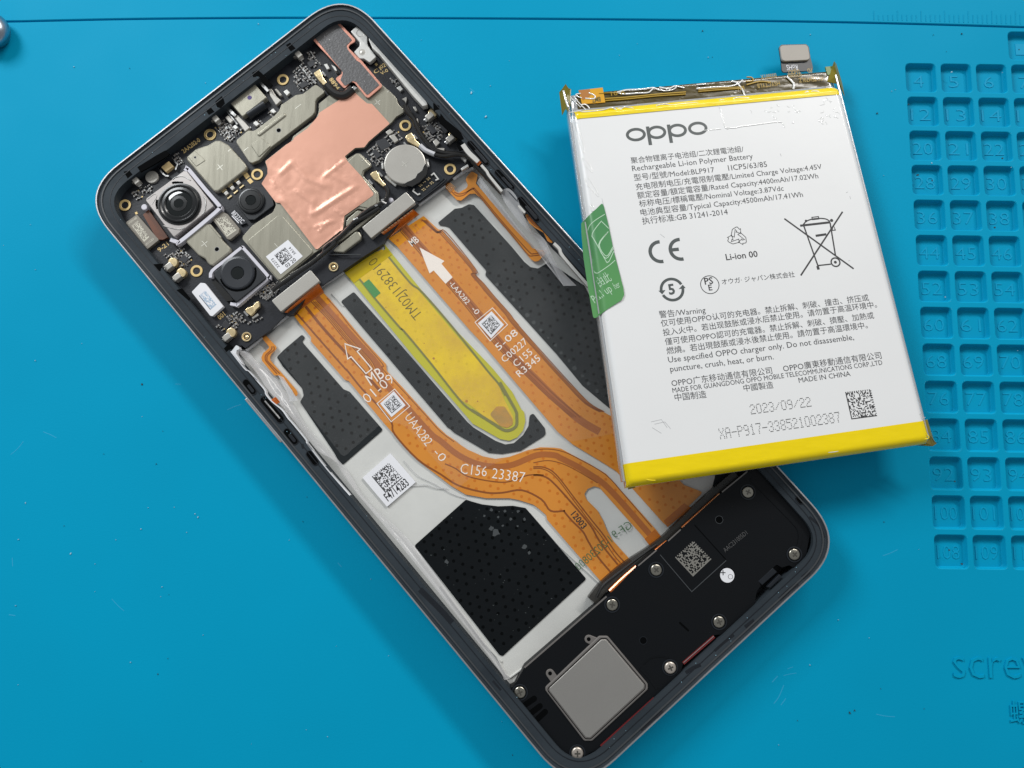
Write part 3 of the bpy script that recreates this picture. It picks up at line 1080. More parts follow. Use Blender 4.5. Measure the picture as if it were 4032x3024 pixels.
# paler areas where a window of clear film lies on the cable are handled by the cover film below
# printed words and marks
ZP = ZX + 0.04
mb = MB()
mb.ribbon(W('g1', [(955, 1305), (1175, 1378), (1130, 1415), (1330, 1650)], ZP) + W('g2', [(605, 565), (520, 630), (305, 385), (255, 418), (212, 195)], ZP), 0.24, ZP - 0.01, ZP, closed=True)
obj('printed_arrow', mb, 'white_ink', c1, smooth=0)
mb = MB()
text(mb, 'MB', *W('g2', [(595, 808), (800, 672)], ZP), ZP, h=2.6)
text(mb, '01-09', *W('g2', [(545, 1070), (945, 735)], ZP), ZP, h=2.2, weight=-.01)
text(mb, 'UAA282', *W('g2', [(1075, 1270), (1390, 1690)], ZP), ZP, h=2.0, weight=-.01)
text(mb, '-0', *W('d5', [(895, 405), (965, 490)], ZP), ZP, h=1.8, weight=-.01)
text(mb, 'C156', *W('d5', [(1130, 585), (1360, 612)], ZP), ZP, h=2.2, weight=-.01)
text(mb, '23387', *W('d5', [(1405, 625), (1690, 665)], ZP), ZP, h=2.2, weight=-.01)
obj('printed_text', mb, 'white_ink', c1, smooth=0)
mb = MB()
text(mb, '12003', *W('h1', [(405, 765), (535, 925)], ZP), ZP, h=1.35, weight=.012)
obj('printed_text', mb, 'ink', c1, smooth=0)
mb = MB()
text(mb, 'GF-9', *W('h1', [(1085, 900), (890, 1030)], ZP), ZP, h=1.7, mirror=True, weight=-.01)
text(mb, '1-20230800', *W('h1', [(865, 1060), (500, 1375)], ZP), ZP, h=1.7, mirror=True, weight=-.01)
obj('printed_text', mb, 'green_ink', c1, smooth=0)
mb = MB()
mb.prism(W('g3', [(560, 458), (920, 655), (878, 695), (1040, 890), (938, 985), (765, 792), (705, 835)], ZP), ZP - 0.03, ZP)
obj('printed_arrow', mb, 'white_ink', c2, smooth=0)
mb = MB()
text(mb, 'MB', *W('g3', [(455, 445), (560, 365)], ZP), ZP, h=1.6, weight=.01)
text(mb, '-LAA282', *W('g3', [(985, 985), (1240, 1290)], ZP), ZP, h=1.15)
text(mb, '-0', *W('g3', [(1310, 1355), (1380, 1440)], ZP), ZP, h=1.2)
for s_, A, B in (('5-08', (235, 485), (525, 235)), ('C00227', (320, 660), (665, 365)), ('C155', (490, 725), (735, 520)), ('R3345', (540, 870), (850, 610))):
    text(mb, s_, *W('g4', [A, B], ZP), ZP, h=1.5)
obj('printed_text', mb, 'white_ink', c2, smooth=0)
for par, quad, box, sd in ((c1, ('g2', [(725, 1065), (890, 1262), (1095, 1090), (925, 885)]), ('g2', [(680, 1065), (885, 1330), (1155, 1105), (935, 855)]), 5),
                           (c2, ('g3', [(1405, 1560), (1600, 1780), (1785, 1580), (1605, 1385)]), ('g3', [(1365, 1545), (1585, 1815), (1838, 1580), (1620, 1335)]), 6)):
    mb = MB()
    mb.prism(W(*quad, ZP), ZP - 0.06, ZP + 0.02)
    st = obj('code_sticker', mb, 'paper', par, smooth=0)
    q = [Vector(p) for p in W(*quad, ZP)]
    c = sum(q, Vector((0, 0))) / 4
    q = [c + (p - c) * 0.72 for p in q]
    # foot corner is the lowest of the square
    mb = MB()
    dot_code(mb, [q[1], q[2], q[3], q[0]], 18, ZP + 0.035, sd)
    obj('code_print', mb, 'ink', par, smooth=0)
    mb = MB()
    mb.ribbon(W(*box, ZP), 0.16, ZP - 0.01, ZP, closed=True)
    obj('printed_frame', mb, 'white_ink', par, smooth=0)
# stiff folded ends where the cables dive under the speaker box and up to the board
for par, pts in ((c1, [(735, 1475), (940, 1290), (1070, 1270), (760, 1530)]), (c1, [(1210, 1030), (1320, 925), (1390, 1000), (1275, 1108)]), (c2, [(1420, 830), (1640, 640), (1720, 690), (1460, 900)])):
    mb = MB()
    mb.prism(W('h1', pts, ZX + 0.05), ZX - 0.1, ZX + 0.05)
    obj('stiff_end', mb, mat('end_polyimide', rgb(178, 98, 10), 0.3, coat=0.3), par, smooth=0)
for par, pts in ((c1, [('g1', [(200, 885), (640, 565), (740, 700), (320, 1040)])]), (c2, [('g3', [(110, 330), (620, 0), (690, 95), (250, 450)])])):
    mb = MB()
    mb.prism(WM(ZX + 0.03, *pts), ZX - 0.1, ZX + 0.005)
    obj('bare_end', mb, mat('bare_polyimide', rgb(224, 146, 16), 0.3, coat=0.3), par, smooth=0)


# cables curl up to the connectors on the board: curved sheets
def curl(name, lo, hi, m, parent, z0, z1, bulge=1.0, n=10, pins=0):
    a0, a1 = (Vector(p) for p in lo)
    b0, b1 = (Vector(p) for p in hi)
    mb = MB()
    rows = []
    for i in range(n + 1):
        t = i / n
        z = z0 + (z1 - z0) * (0.5 - 0.5 * math.cos(math.pi * t)) + bulge * math.sin(math.pi * t) * 0.5
        e0, e1 = a0.lerp(b0, t), a1.lerp(b1, t)
        rows.append([tuple(e0.lerp(e1, k / 24)) + (z,) for k in range(25)])
    mb.grid(rows)
    o = obj(name, mb, m, parent, smooth=70)
    if pins:
        mb = MB()
        for k in range(pins):
            u = (k + 0.5) / pins
            for (s0, s1) in ((0.04, 0.2), (0.78, 0.98)):
                if k % 3 == 2 and s0 > .5:
                    continue
                pts = []
                for t in (s0, (s0 + s1) / 2, s1):
                    z = z0 + (z1 - z0) * (0.5 - 0.5 * math.cos(math.pi * t)) + bulge * math.sin(math.pi * t) * 0.5 + 0.04
                    q = a0.lerp(b0, t).lerp(a1.lerp(b1, t), u)
                    pts.append((q.x, q.y, z))
                mb.tube(pts, 0.1, 5)
        obj('copper_fingers', mb, 'flex_pin', o, kind='stuff')
    return o


curl('flex_fold', W('g1', [(195, 885), (650, 560)], ZX), W('g1', [(75, 850), (570, 420)], 4.6), 'flex_fold', c1, ZX + 0.05, 4.7, 0.5)
curl('flex_fold', W('g3', [(110, 330), (560, -20)], ZX), W('g3', [(0, 250), (460, -90)], 4.6), 'flex_fold', c2, ZX + 0.05, 4.7, 0.6, pins=30)
# bright bends showing over the speaker box edge
for par, pts, w, pins in ((c1, [(835, 1600), (980, 1460), (1125, 1335)], 1.15, 8), (c1, [(1335, 1160), (1460, 1062)], .95, 5), (c2, [(1620, 910), (1830, 720), (2030, 540)], .62, 30)):
    mb = MB()
    base = smooth_path(W('h1', pts, 5.2), 6)
    mb.tube([(x, y, 5.05) for x, y in base], w * 0.45, 10)
    o = obj('flex_bend', mb, 'flex_fold', par)
    mb = MB()
    for k in range(pins):
        i = (k + 0.5) / pins * (len(base) - 1)
        a, b2 = Vector(base[int(i)]), Vector(base[min(int(i) + 1, len(base) - 1)])
        c = a.lerp(b2, i - int(i))
        d = (b2 - a).normalized()
        nrm = Vector((-d.y, d.x))
        q0, q1 = c - nrm * w * .34, c + nrm * w * .34
        mb.tube([(q0.x, q0.y, 5.3), (c.x, c.y, 5.05 + w * .47), (q1.x, q1.y, 5.3)], 0.07, 5)
    obj('copper_fingers', mb, 'flex_pin', o, kind='stuff')

# ------------------------------------------------------------------ yellow film strip with its printed serial
ZY = 2.46
YO = WM(ZY, ('g1', [(925, 255), (1080, 140), (1350, -30), (1560, -60)]), ('g3', [(20, 370), (330, 760), (680, 1190), (1060, 1630)]), ('g4', [(130, 720), (430, 1080), (560, 1330)]),
        ('d5', [(1690, 50), (1700, 130), (1680, 210), (1630, 270), (1560, 300), (1480, 285), (1240, 150), (1190, 90)]), ('g2', [(1650, 870), (1240, 420), (900, 0)]), ('g1', [(1080, 430)]))
o, _ = sheet('yellow_film', YO, ZY, 'yellow_edge', r=0.8)
yf = o
YI = WM(ZY + 0.05, ('g1', [(1030, 215), (1490, -75)]), ('g3', [(560, 1100), (1030, 1659)]), ('g4', [(0, 700), (230, 960), (310, 1180), (440, 1430), (450, 1520), (350, 1590), (270, 1580), (0, 1420)]), ('d5', [(1320, 70), (1220, -10)]),
        ('g2', [(1880, 1010), (1460, 480), (1050, 0)]), ('g1', [(1380, 640), (1120, 320)]))
o, yi = sheet('film_core', YI, ZY + 0.05, 'yellow_film', r=0.6, t=.08, parent=yf)
core = o
mb = MB()
dots_in(mb, yi, 1.85, 0.3, ZY + 0.06, R(42), 0.5, seed=2, keep=.7)
obj('dimples', mb, mat('yellow_dimple', rgb(212, 178, 24), 0.5), yf, smooth=0, kind='stuff')
for pts in ([('g1', [(1040, 215), (1250, 470), (1400, 660), (1760, 1080)]), ('g2', [(1060, 0), (1460, 480), (1880, 1010)]), ('d5', [(1240, 40), (1390, 130)])],
            [('g1', [(1560, 10), (1900, 420)]), ('g3', [(600, 1110), (1060, 1640)]), ('g4', [(60, 760), (230, 960), (330, 1130)])]):
    flat = WM(ZY + 0.07, *pts)
    mb = MB()
    mb.ribbon(smooth_path(flat, 4), 0.42, ZY, ZY + 0.075)
    obj('film_seam', mb, 'olive', yf, smooth=0)
mb = MB()
mb.ribbon(smooth_path(WM(ZY + .06, ('d5', [(1230, 30), (1390, 130), (1500, 200), (1560, 208), (1620, 170), (1625, 90)]), ('g4', [(480, 1350), (340, 1100), (250, 940)])), 4), 0.62, ZY, ZY + 0.07)
obj('film_seam', mb, 'olive', yf, smooth=0)
mb = MB()
mb.prism(WM(ZY + .08, ('g1', [(930, 255), (1560, -70), (1630, 10), (1180, 345), (1090, 420)])), ZY, ZY + 0.08)
obj('double_layer', mb, 'yellow_deep', yf, smooth=0)
mb = MB()
mb.prism(W('g1', [(1210, 430), (1300, 365), (1470, 565), (1380, 640)], ZY + .1), ZY, ZY + 0.1)
obj('green_patch', mb, 'green_patch', yf, smooth=0)
mb = MB()
text(mb, 'TM02J1382910', *W('g1', [(2085, 875), (1400, 40)], ZY + .1), ZY + .1, h=2.3, weight=-.018)
obj('printed_text', mb, 'ink_olive', yf, smooth=0)
mb = MB()
mb.prism(fillet(ccw(WM(ZY + .09, ('d5', [(1390, 70), (1450, 0), (1520, 0), (1590, 110), (1590, 160), (1540, 188), (1480, 170)]))), .6), ZY, ZY + .09)
obj('worn_tip', mb, mat('bronze_stain', rgb(196, 140, 58), .4, col2=rgb(160, 130, 70), scale=30), yf, smooth=0)
mb = MB()
rn = random.Random(11)
for _ in range(90):
    t = rn.random()
    x, y = 1450 + 470 * t + rn.uniform(-50, 70), 1250 + 470 * t * 1.02 + rn.uniform(-60, 60)
    c = at(x, y, ZY + .09)
    if not inside(c, yi) or edge_dist(c, yi) < .4:
        continue
    r0 = rn.uniform(.05, .26) * (1.3 if rn.random() < .12 else .7)
    mb.face([(c[0] + r0 * math.cos(2 * math.pi * i / 7) * rn.uniform(.7, 1.2), c[1] + r0 * math.sin(2 * math.pi * i / 7), ZY + .062) for i in range(7)])
obj('stain_spots', mb, mat('tan_stain', rgb(176, 118, 44), .5), yf, smooth=0, kind='stuff')

# ------------------------------------------------------------------ small flex strips at both sides
o, p = sheet('flex_strip', WM(3.0, ('g5', [(410, 1240), (480, 1165), (560, 1300), (610, 1330), (730, 1250), (745, 1215), (715, 1140), (730, 1090), (800, 1010), (890, 1060), (860, 1190), (1280, 1659)]),
                              ('d2', [(1190, 1110), (1250, 1190), (1330, 1215), (1425, 1210), (1445, 1235), (1330, 1350), (1280, 1358), (1235, 1330), (600, 560), (540, 512), (470, 515), (365, 600), (310, 590)])), 3.0, 'flex', t=.15, r=.4)
fr = o
for sh in (0, 24):
    trace(fr, [('d2', [(250 + sh, 490), (310 + sh, 540 - sh), (400, 530 - sh), (490 + sh, 455), (540 + sh * .6, 480 - sh * .3), (800 + sh, 800), (1000 + sh, 1030), (1190 + sh, 1265 - sh), (1270, 1285 - sh), (1370, 1270 - sh)])], .12, z=3.02)
mb = MB()
for k in range(5):
    a, b2 = W('g5', [(425 + k * 16, 1235 - k * 14), (500 + k * 16, 1310 - k * 14)], 3.05)
    mb.tube([(a[0], a[1], 3.05), (b2[0], b2[1], 3.05)], .12, 6)
obj('copper_fingers', mb, 'flex_pin', fr, kind='stuff')
o, p = sheet('flex_strip', WM(3.0, ('h2', [(970, 690), (1060, 640), (1300, 890), (1325, 930), (1300, 980), (1215, 1060), (1180, 1130), (1185, 1210), (1500, 1560)]), ('h3', [(960, 600), (985, 670), (955, 715), (920, 690), (890, 610), (660, 345), (600, 345)]), ('h2', [(1270, 1540), (1010, 1230), (990, 1150), (1030, 1050), (1150, 950), (1160, 910)])), 3.0, 'flex', t=.15, r=.35)
for sh in (0, 60):
    trace(o, [('h2', [(1220 + sh * .6, 905), (1205 + sh, 980), (1090 + sh * .7, 1090), (1075 + sh * .6, 1180), (1110 + sh * .6, 1250), (1330 + sh, 1500)])], .12, z=3.02)
o, p = sheet('button_flex', W('d2', [(1160, 775), (1200, 765), (1310, 880), (1365, 900), (1445, 965), (1525, 1065), (1495, 1130), (1440, 1100), (1395, 1000), (1285, 935), (1215, 880)], 5.9), 5.9, 'flex', t=.25, r=.3)
for sh in (0, 22, 44):
    trace(o, [('d2', [(1180 + sh * .5, 800 - sh * .2), (1270 + sh * .6, 900 - sh * .5), (1350 + sh * .5, 950 - sh * .8), (1430 + sh * .6, 1010 - sh * .6), (1480 + sh * .5, 1090 - sh * .6)])], .13, z=5.93)
mb = MB()
q = W('g5', [(905, 865)], 6.2)[0]
for k in range(-2, 3):
    dd = Vector((math.cos(PA + math.pi / 2), math.sin(PA + math.pi / 2))) * k * .3
    d2 = Vector((math.cos(PA), math.sin(PA))) * .75
    c = Vector(q) + dd
    mb.tube([(c.x - d2.x, c.y - d2.y, 6.1), (c.x, c.y, 6.45), (c.x + d2.x, c.y + d2.y, 6.1)], .17, 6)
obj('flex_bend', mb, 'flex_fold', phone)
mb = MB()
q = W('h3', [(585, 810)], 6.0)[0]
for k in range(-2, 3):
    dd = Vector((math.cos(PA + math.pi / 2), math.sin(PA + math.pi / 2))) * k * .3
    d2 = Vector((math.cos(PA), math.sin(PA))) * .8
    c = Vector(q) + dd
    mb.tube([(c.x - d2.x, c.y - d2.y, 6.0), (c.x, c.y, 6.4), (c.x + d2.x, c.y + d2.y, 6.0)], .17, 6)
obj('flex_bend', mb, 'flex_fold', phone)

# ------------------------------------------------------------------ clear films left in the tray
def wavy(pts_a, pts_b, z, amp, name, m, n=40, k=8, seed=0, zb=None):
    """a crumpled strip of film between two edges"""
    A = smooth_path(pts_a, 8)
    B = smooth_path(pts_b, 8)
    rows = []
    for i in range(n + 1):
        t = i / n
        a = Vector(A[min(len(A) - 1, int(t * (len(A) - 1)))])
        b_ = Vector(B[min(len(B) - 1, int(t * (len(B) - 1)))])
        row = []
        for j in range(k + 1):
            u = j / k
            q = a.lerp(b_, u)
            h = noise.noise(Vector((q.x * .22 + seed, q.y * .22, seed))) + .6 * noise.noise(Vector((q.x * .8, q.y * .8, seed + 3)))
            zz = z if zb is None else z + (zb - z) * u
            row.append((q.x, q.y, zz + amp * (h + math.sin(u * 9 + seed + t * 3) * .5)))
        rows.append(row)
    mb = MB()
    mb.grid(rows)
    return obj(name, mb, m, phone, smooth=70)


mb = MB()
cover = WM(2.78, ('g1', [(250, 1010), (760, 650)]), ('g3', [(250, 450), (690, 95)]), ('d2', [(60, 800), (500, 620), (1180, 1320), (1900, 1659)]), ('s', [(1420, 960), (1430, 1000), (1370, 1180), (1290, 1250), (700, 580)]),
           )
cover = WM(2.78, ('g1', [(330, 1040), (740, 700), (900, 560), (1180, 345), (1640, 10)]), ('g3', [(250, 450), (690, 95)]), ('d2', [(90, 760), (520, 600), (1180, 1330), (1900, 1659)]), ('s', [(1400, 960), (1360, 930)]),
           ('d5', [(1900, 345), (1560, 440), (1300, 560), (1085, 735), (1050, 630), (700, 215), (640, 165), (560, 142), (450, 145)]), ('d4', [(1000, 1330), (560, 770), (640, 720), (420, 440), (640, 250)]))
mb.prism(fillet(ccw(cover), .8), 2.74, 2.78)
obj('cover_film', mb, 'film', phone, smooth=0)
zl = 4.2
wavy(W('h2', [(450, 1000), (700, 1270), (930, 1560)], 5.2) + W('h3', [(430, 560), (700, 880), (1000, 1250), (1330, 1659)], 5.2) + W('d5', [(30, 480), (230, 760), (600, 1200)], 5.2) + W('e2', [(60, 700), (190, 900)], 5.2),
     W('h2', [(700, 1000), (900, 1240), (1270, 1560)], 2.9) + W('h3', [(880, 800), (1120, 1200), (1530, 1659)], 2.9) + W('d5', [(150, 560), (330, 830), (730, 1220)], 2.9) + W('e2', [(110, 700), (240, 880)], 2.9), 4.6, .22, 'film_fold', 'film_haze', 90, 10, 1, zb=2.7)
wavy(W('h3', [(640, 340), (820, 700), (830, 800)], 3.6), W('h3', [(740, 380), (960, 720), (990, 790)], 3.2), 3.5, .1, 'film_fold', 'film_haze', 20, 6, 2)
wavy(W('d2', [(600, 300), (800, 560), (1000, 830), (1250, 1150), (1420, 1380), (1640, 1659)], 4.4), W('d2', [(560, 380), (760, 640), (1000, 920), (1220, 1150), (1330, 1210), (1420, 1200)], 3.1), 4.4, .2, 'film_fold', 'film_haze', 60, 8, 3, zb=3.15)
wavy(W('d2', [(870, 470), (960, 450), (1060, 560), (1120, 730), (1230, 960), (1400, 1080), (1560, 1400), (1800, 1659)], 6.7), W('d2', [(862, 510), (920, 640), (1040, 800), (1180, 960), (1330, 1120), (1460, 1340), (1640, 1659)], 5.6), 6.7, .12, 'film_fold', 'film_haze', 60, 8, 5, zb=5.4)
# bright cut edge of the film along the left wall of the tray
mb = MB()
mb.ribbon(smooth_path(WM(6.2, ('h2', [(340, 1020), (640, 1400), (730, 1450), (920, 1659)]), ('h3', [(230, 380), (410, 590), (440, 680), (540, 800), (720, 950), (820, 1090), (900, 1180), (1130, 1460), (1150, 1520), (1260, 1659)]), ('d4', [(690, 1210), (860, 1430), (1060, 1659)])), 4), .22, 5.2, 6.6)
obj('film_edge', mb, 'film_bright', phone)
mb = MB()
mb.prism(fillet(ccw(WM(6.3, ('h2', [(335, 1020), (440, 880), (490, 900), (520, 960), (450, 990), (440, 1060), (640, 1370)]))), .2), 4.8, 6.3)
obj('film_corner', mb, 'film_bright', phone)
# pale adhesive strip along the right wall
for crop, pts, w, z in (('g5', [(670, 620), (760, 740), (900, 870)], 1.0, 6.6), ('g5', [(940, 920), (1020, 1010), (1060, 1080), (1240, 1300)], .55, 6.6), ('d2', [(1080, 660), (1160, 750)], .5, 6.6), ('d2', [(1520, 1130), (1590, 1200), (1640, 1300), (1950, 1659)], .62, 6.6)):
    mb = MB()
    mb.ribbon(smooth_path(W(crop, pts, z), 5), w, z - 1.0, z)
    obj('adhesive_strip', mb, 'satin', phone)
# vertical wall of the tray that closes it towards the board: translucent lip
for crop, pts in (('h2', [(660, 990), (920, 780), (990, 700)]), ('h2', [(1080, 600), (1300, 440), (1560, 230)]), ('g1', [(600, 470), (930, 255)]), ('d1', [(1100, 650), (1280, 520), (1430, 410)]), ('d1', [(1530, 330), (1660, 240), (1780, 190)])):
    A = smooth_path(W(crop, pts, 3.6), 5)
    mb = MB()
    mb.tube([(x, y, 3.3) for x, y in A], .38, 8)
    obj('tray_lip', mb, 'film_haze', phone)
# sticker in the tray, next to the left cable
mb = MB()
st = W('d5', [(282, 622), (495, 875), (745, 660), (525, 408)], 2.6)
mb.prism(st, 2.3, 2.6)
o = obj('code_sticker', mb, 'paper', phone, smooth=0)
mb = MB()
dot_code(mb, W('d5', [(482, 755), (632, 622), (510, 490), (362, 612)], 2.62), 20, 2.62, 21)
obj('code_print', mb, 'ink', o, smooth=0)
mb = MB()
text(mb, 'F4714283', *W('d5', [(505, 828), (692, 680)], 2.62), 2.62, h=1.75, weight=.012)
obj('printed_text', mb, 'ink', o, smooth=0)
# crease in the tray film near the sticker
mb = MB()
mb.tube([(x, y, 2.5) for x, y in smooth_path(W('d5', [(690, 690), (780, 684), (840, 682), (930, 710), (1020, 712)], 2.5), 5)], .09, 6)
obj('film_crease', mb, 'film_haze', phone)
mb = MB()
mb.tube([(x, y, 2.4) for x, y in smooth_path(W('d5', [(640, 470), (760, 600), (900, 670), (1060, 760), (1180, 800)], 2.4), 5)], .08, 6)
obj('film_crease', mb, 'film_haze', phone)
for crop, pts, r in (('g1', [(760, 570), (930, 760)], .12), ('e1', [(1300, 260), (1560, 560), (1940, 910)], .14), ('e1', [(520, 900), (900, 1400), (1050, 1560)], .2), ('e2', [(130, 700), (200, 840), (240, 870), (350, 790)], .22)):
    mb = MB()
    mb.tube([(x, y, 2.35) for x, y in W(crop, pts, 2.35)], r, 6)
    obj('tray_ridge', mb, 'plate', phone)

# ================================================================== main board
ZB = 4.1
bd = WM(ZB, ('s', [(496, 752)]), ('h2', [(560, 880), (640, 950), (960, 720), (1180, 560), (1500, 240), (1700, 200)]), ('g1', [(560, 420), (590, 480), (920, 250), (1250, 20), (1500, -140)]), ('d1', [(700, 1060), (1080, 645), (1420, 400), (1560, 270), (1650, 190), (1790, 120), (1700, 20)]),
        ('c4', [(1720, 1290), (1650, 1160), (1480, 950), (1330, 820), (1240, 700), (1040, 520), (640, 20)]), ('g6', [(1250, 950), (1080, 620), (1000, 460), (900, 400), (560, 290), (60, 620)]), ('c2', [(1100, 590), (760, 840), (200, 1260), (40, 1400)]), ('c1', [(1080, 330), (800, 540), (640, 640), (520, 760), (470, 880), (500, 1060), (600, 1260), (800, 1500)]), ('c5', [(560, 640), (700, 800), (900, 1060), (1120, 1340), (1400, 1620)]), ('h2', [(180, 900), (300, 990)]))
mb = MB()
mb.prism(fillet(ccw(bd), .5), 2.6, ZB, 0.05)
board = obj('motherboard', mb, 'pcb', phone, smooth=20)


def can(name, runs, z, m='nickel', r=.5, bev=.22, z0=ZB - .1, parent=None):
    mb = MB()
    p = fillet(ccw(WM(z, *runs)), r, 4)
    mb.prism(p, z0, z, bev)
    return obj(name, mb, m, parent or phone, smooth=40)


def cross(parent, crop, c, z, L=.75, ang=0.0, arms=4):
    q = W(crop, [c], z)[0]
    mb = MB()
    for k in range(arms // 2):
        a = PA + ang + k * math.pi / 2
        mb.box(q, L * 2, .085, a, z - .02, z + .012)
    obj('alignment_mark', mb, mat('pale_scribe', (.82, .80, .72, 1), .35, .8), parent, smooth=0)


def hole(parent, crop, c, r, z, name='vent_hole_shade'):  # black disc on the surface, painted for the shade of a hole
    q = W(crop, [c], z)[0]
    mb = MB()
    mb.disc(q, r, z - .1, z + .012, 18)
    h = obj(name, mb, 'recess_shade', parent, smooth=0)
    mb = MB()
    ring = [(q[0] + (r + .05) * math.cos(2 * math.pi * i / 20), q[1] + (r + .05) * math.sin(2 * math.pi * i / 20)) for i in range(20)]
    mb.ribbon(ring, .1, z - .05, z + .02, closed=True)
    obj('hole_rim', mb, 'steel', h, smooth=0)


# big base shield under the copper sheet
big = [('c2', [(1440, 1290), (1600, 1160), (1700, 1170)]), ('c4', [(250, 520), (330, 455), (620, 400), (780, 540), (830, 600), (840, 655), (915, 735), (915, 765), (820, 820), (765, 890), (480, 1130), (425, 1205), (310, 1212), (190, 1310), (205, 1352), (330, 1275), (375, 1280), (505, 1400), (512, 1430), (420, 1500), (400, 1590)]),
       ('d1', [(410, 290), (600, 510), (612, 640), (555, 680), (440, 720), (350, 695), (190, 810), (165, 950), (0, 1090)]), ('c6', [(1500, 545), (1390, 615), (970, 965), (930, 960), (490, 450), (490, 415), (610, 280), (870, 110)]), ('c3', [(905, 1290), (895, 1250), (725, 1020), (800, 900), (800, 830), (765, 745), (1035, 530), (1090, 510), (1120, 430), (1400, 225), (1440, 120)])]
sh_big = can('large_shield', big, 4.75, r=.7, bev=.22)
# raised panels pressed into it
can('raised_panel', [('c6', [(540, 475), (925, 152), (985, 155), (1375, 605), (958, 952), (928, 945)])], 5.1, r=.8, bev=.25, z0=4.6)
can('raised_panel', [('c3', [(1800, 745), (1900, 655), (1945, 655), (2082, 795), (2065, 815), (1985, 860), (1965, 930), (2155, 1135), (2160, 1265), (2055, 1325), (1930, 1300), (1600, 1300)])], 4.95, r=.7, bev=.22, z0=4.6)
sb = can('long_shield', [('c2', [(1400, 1045), (1510, 1130), (1505, 1155), (1415, 1225), (1395, 1265), (1388, 1395), (1355, 1440)]), ('c3', [(1070, 395), (830, 580), (695, 730), (600, 768), (565, 745), (410, 510), (415, 475), (560, 355), (625, 362), (660, 345), (890, 170), (945, 110), (975, 30)]), ('c2', [(990, 1290), (1150, 1180), (1240, 1165)])], 5.25, r=.7, bev=.3)
mb = MB()
A, B = W('c3', [(700, 405), (1005, 170)], 5.3)
mb.prism(capsule(A, B, .95), 5.1, 5.5, .28, seg=3)
obj('pressed_ridge', mb, 'nickel', sb, smooth=60)
mb = MB()
mb.prism(fillet(ccw(W('c3', [(590, 540), (712, 440), (842, 548), (692, 692)], 5.4)), .3), 5.1, 5.42, .14)
obj('pressed_step', mb, 'nickel', sb)
hole(sb, 'c3', (940, 358), .46, 5.25)
cross(sb, 'c2', (1180, 1325), 5.25, .8, arms=2)
cross(sb, 'c3', (535, 590), 5.25, .6, arms=2)
for c in ((2160, 1275), (2170, 1280)):
    pass
cross(sh_big, 'c4', (590, 640), 4.75, .8)
cross(sh_big, 'c4', (720, 505), 4.75, .35, arms=2)
cross(sh_big, 'c3', (1990, 730), 5.0, .35, arms=2)
cross(sh_big, 'c6', (905, 520), 5.12, .5, arms=2, ang=math.pi / 2)
sa = can('square_shield', [('c1', [(1370, 375), (1478, 280), (1515, 262), (1640, 222), (1735, 165), (1795, 165), (1890, 218), (2095, 445), (2128, 495), (2105, 535), (1765, 800), (1715, 800), (1690, 775), (1375, 410)])], 5.25, 'nickel', r=.6, bev=.3)
mb = MB()
mb.prism(fillet(ccw(W('c1', [(1385, 370), (1475, 292), (1615, 415), (1492, 495)], 5.3)), .35), 5.1, 5.34, .14)
t = obj('pressed_step', mb, 'nickel', sa)
hole(sa, 'c1', (1480, 378), .2, 5.34, 'dimple')
cross(sa, 'c1', (1790, 500), 5.25, .85)
cross(sa, 'c1', (1905, 290), 5.25, .4, arms=2)
sf = can('small_shield', [('c5', [(1045, 455), (1285, 258), (1335, 255), (1485, 425), (1500, 455), (1602, 555), (1605, 600), (1385, 775), (1350, 772), (1318, 745), (1285, 690), (1200, 645), (1050, 485)])], 5.25, 'nickel', r=.5, bev=.28)
hole(sf, 'c5', (1435, 573), .46, 5.25)
cross(sf, 'c5', (1278, 505), 5.25, .85)
mb = MB()
A, B = W('c5', [(1350, 275), (1475, 425)], 5.3)
mb.prism(capsule(A, B, .5), 5.0, 5.3, .14)
obj('pressed_ridge', mb, 'nickel', sf)

# paper sticker on the base shield
mb = MB()
mb.prism(W('c6', [(780, 665), (1055, 455), (1240, 660), (965, 885)], 5.16), 5.05, 5.16)
stk = obj('code_sticker', mb, 'paper', phone, smooth=0)
mb = MB()
dot_code(mb, W('c6', [(985, 772), (1112, 668), (1020, 545), (885, 645)], 5.18), 16, 5.18, 71)
obj('code_print', mb, 'ink', stk, smooth=0)
mb = MB()
text(mb, '03 20', *W('c6', [(1040, 805), (1160, 710)], 5.18), 5.18, h=.78, weight=.01)
text(mb, '22273', *W('c6', [(955, 790), (870, 680)], 5.18), 5.18, h=.6)
text(mb, '3A14', *W('c6', [(1158, 625), (1088, 540)], 5.18), 5.18, h=.6)
obj('printed_text', mb, 'ink', stk, smooth=0)

# copper sheet with creases
cu = [('c3', [(1690, -20), (1880, -114)]), ('c4', [(310, 518), (350, 560), (460, 655), (520, 660), (742, 905), (480, 1128), (425, 1200), (310, 1208), (182, 1312), (205, 1355)]), ('c3', [(1790, 735), (1970, 930), (2120, 1140), (2115, 1165), (1945, 1290), (1758, 1420), (1735, 1600)]), ('c6', [(1700, 345), (1425, 570), (1398, 570), (960, 0)]),
      ('c3', [(905, 1255), (725, 1020), (800, 900), (800, 830), (775, 742), (1035, 535), (1120, 480), (1130, 450), (1300, 330), (1430, 180), (1442, 140)])]
cp = ccw(WM(5.0, *cu))
cp = fillet(cp, .3, 3)
xs = [q[0] for q in cp]
ys = [q[1] for q in cp]
rn = random.Random(5)
inner = []
st = 0.42
x = min(xs)
while x < max(xs):
    y = min(ys)
    while y < max(ys):
        q = (x + rn.uniform(-.1, .1), y + rn.uniform(-.1, .1))
        if inside(q, cp) and edge_dist(q, cp) > .25:
            inner.append(q)
        y += st
    x += st
dense = []
for i in range(len(cp)):
    a, b2 = Vector(cp[i]), Vector(cp[(i + 1) % len(cp)])
    k = max(1, int((b2 - a).length / .5))
    dense += [tuple(a.lerp(b2, j / k)) for j in range(k)]
nb = len(dense)
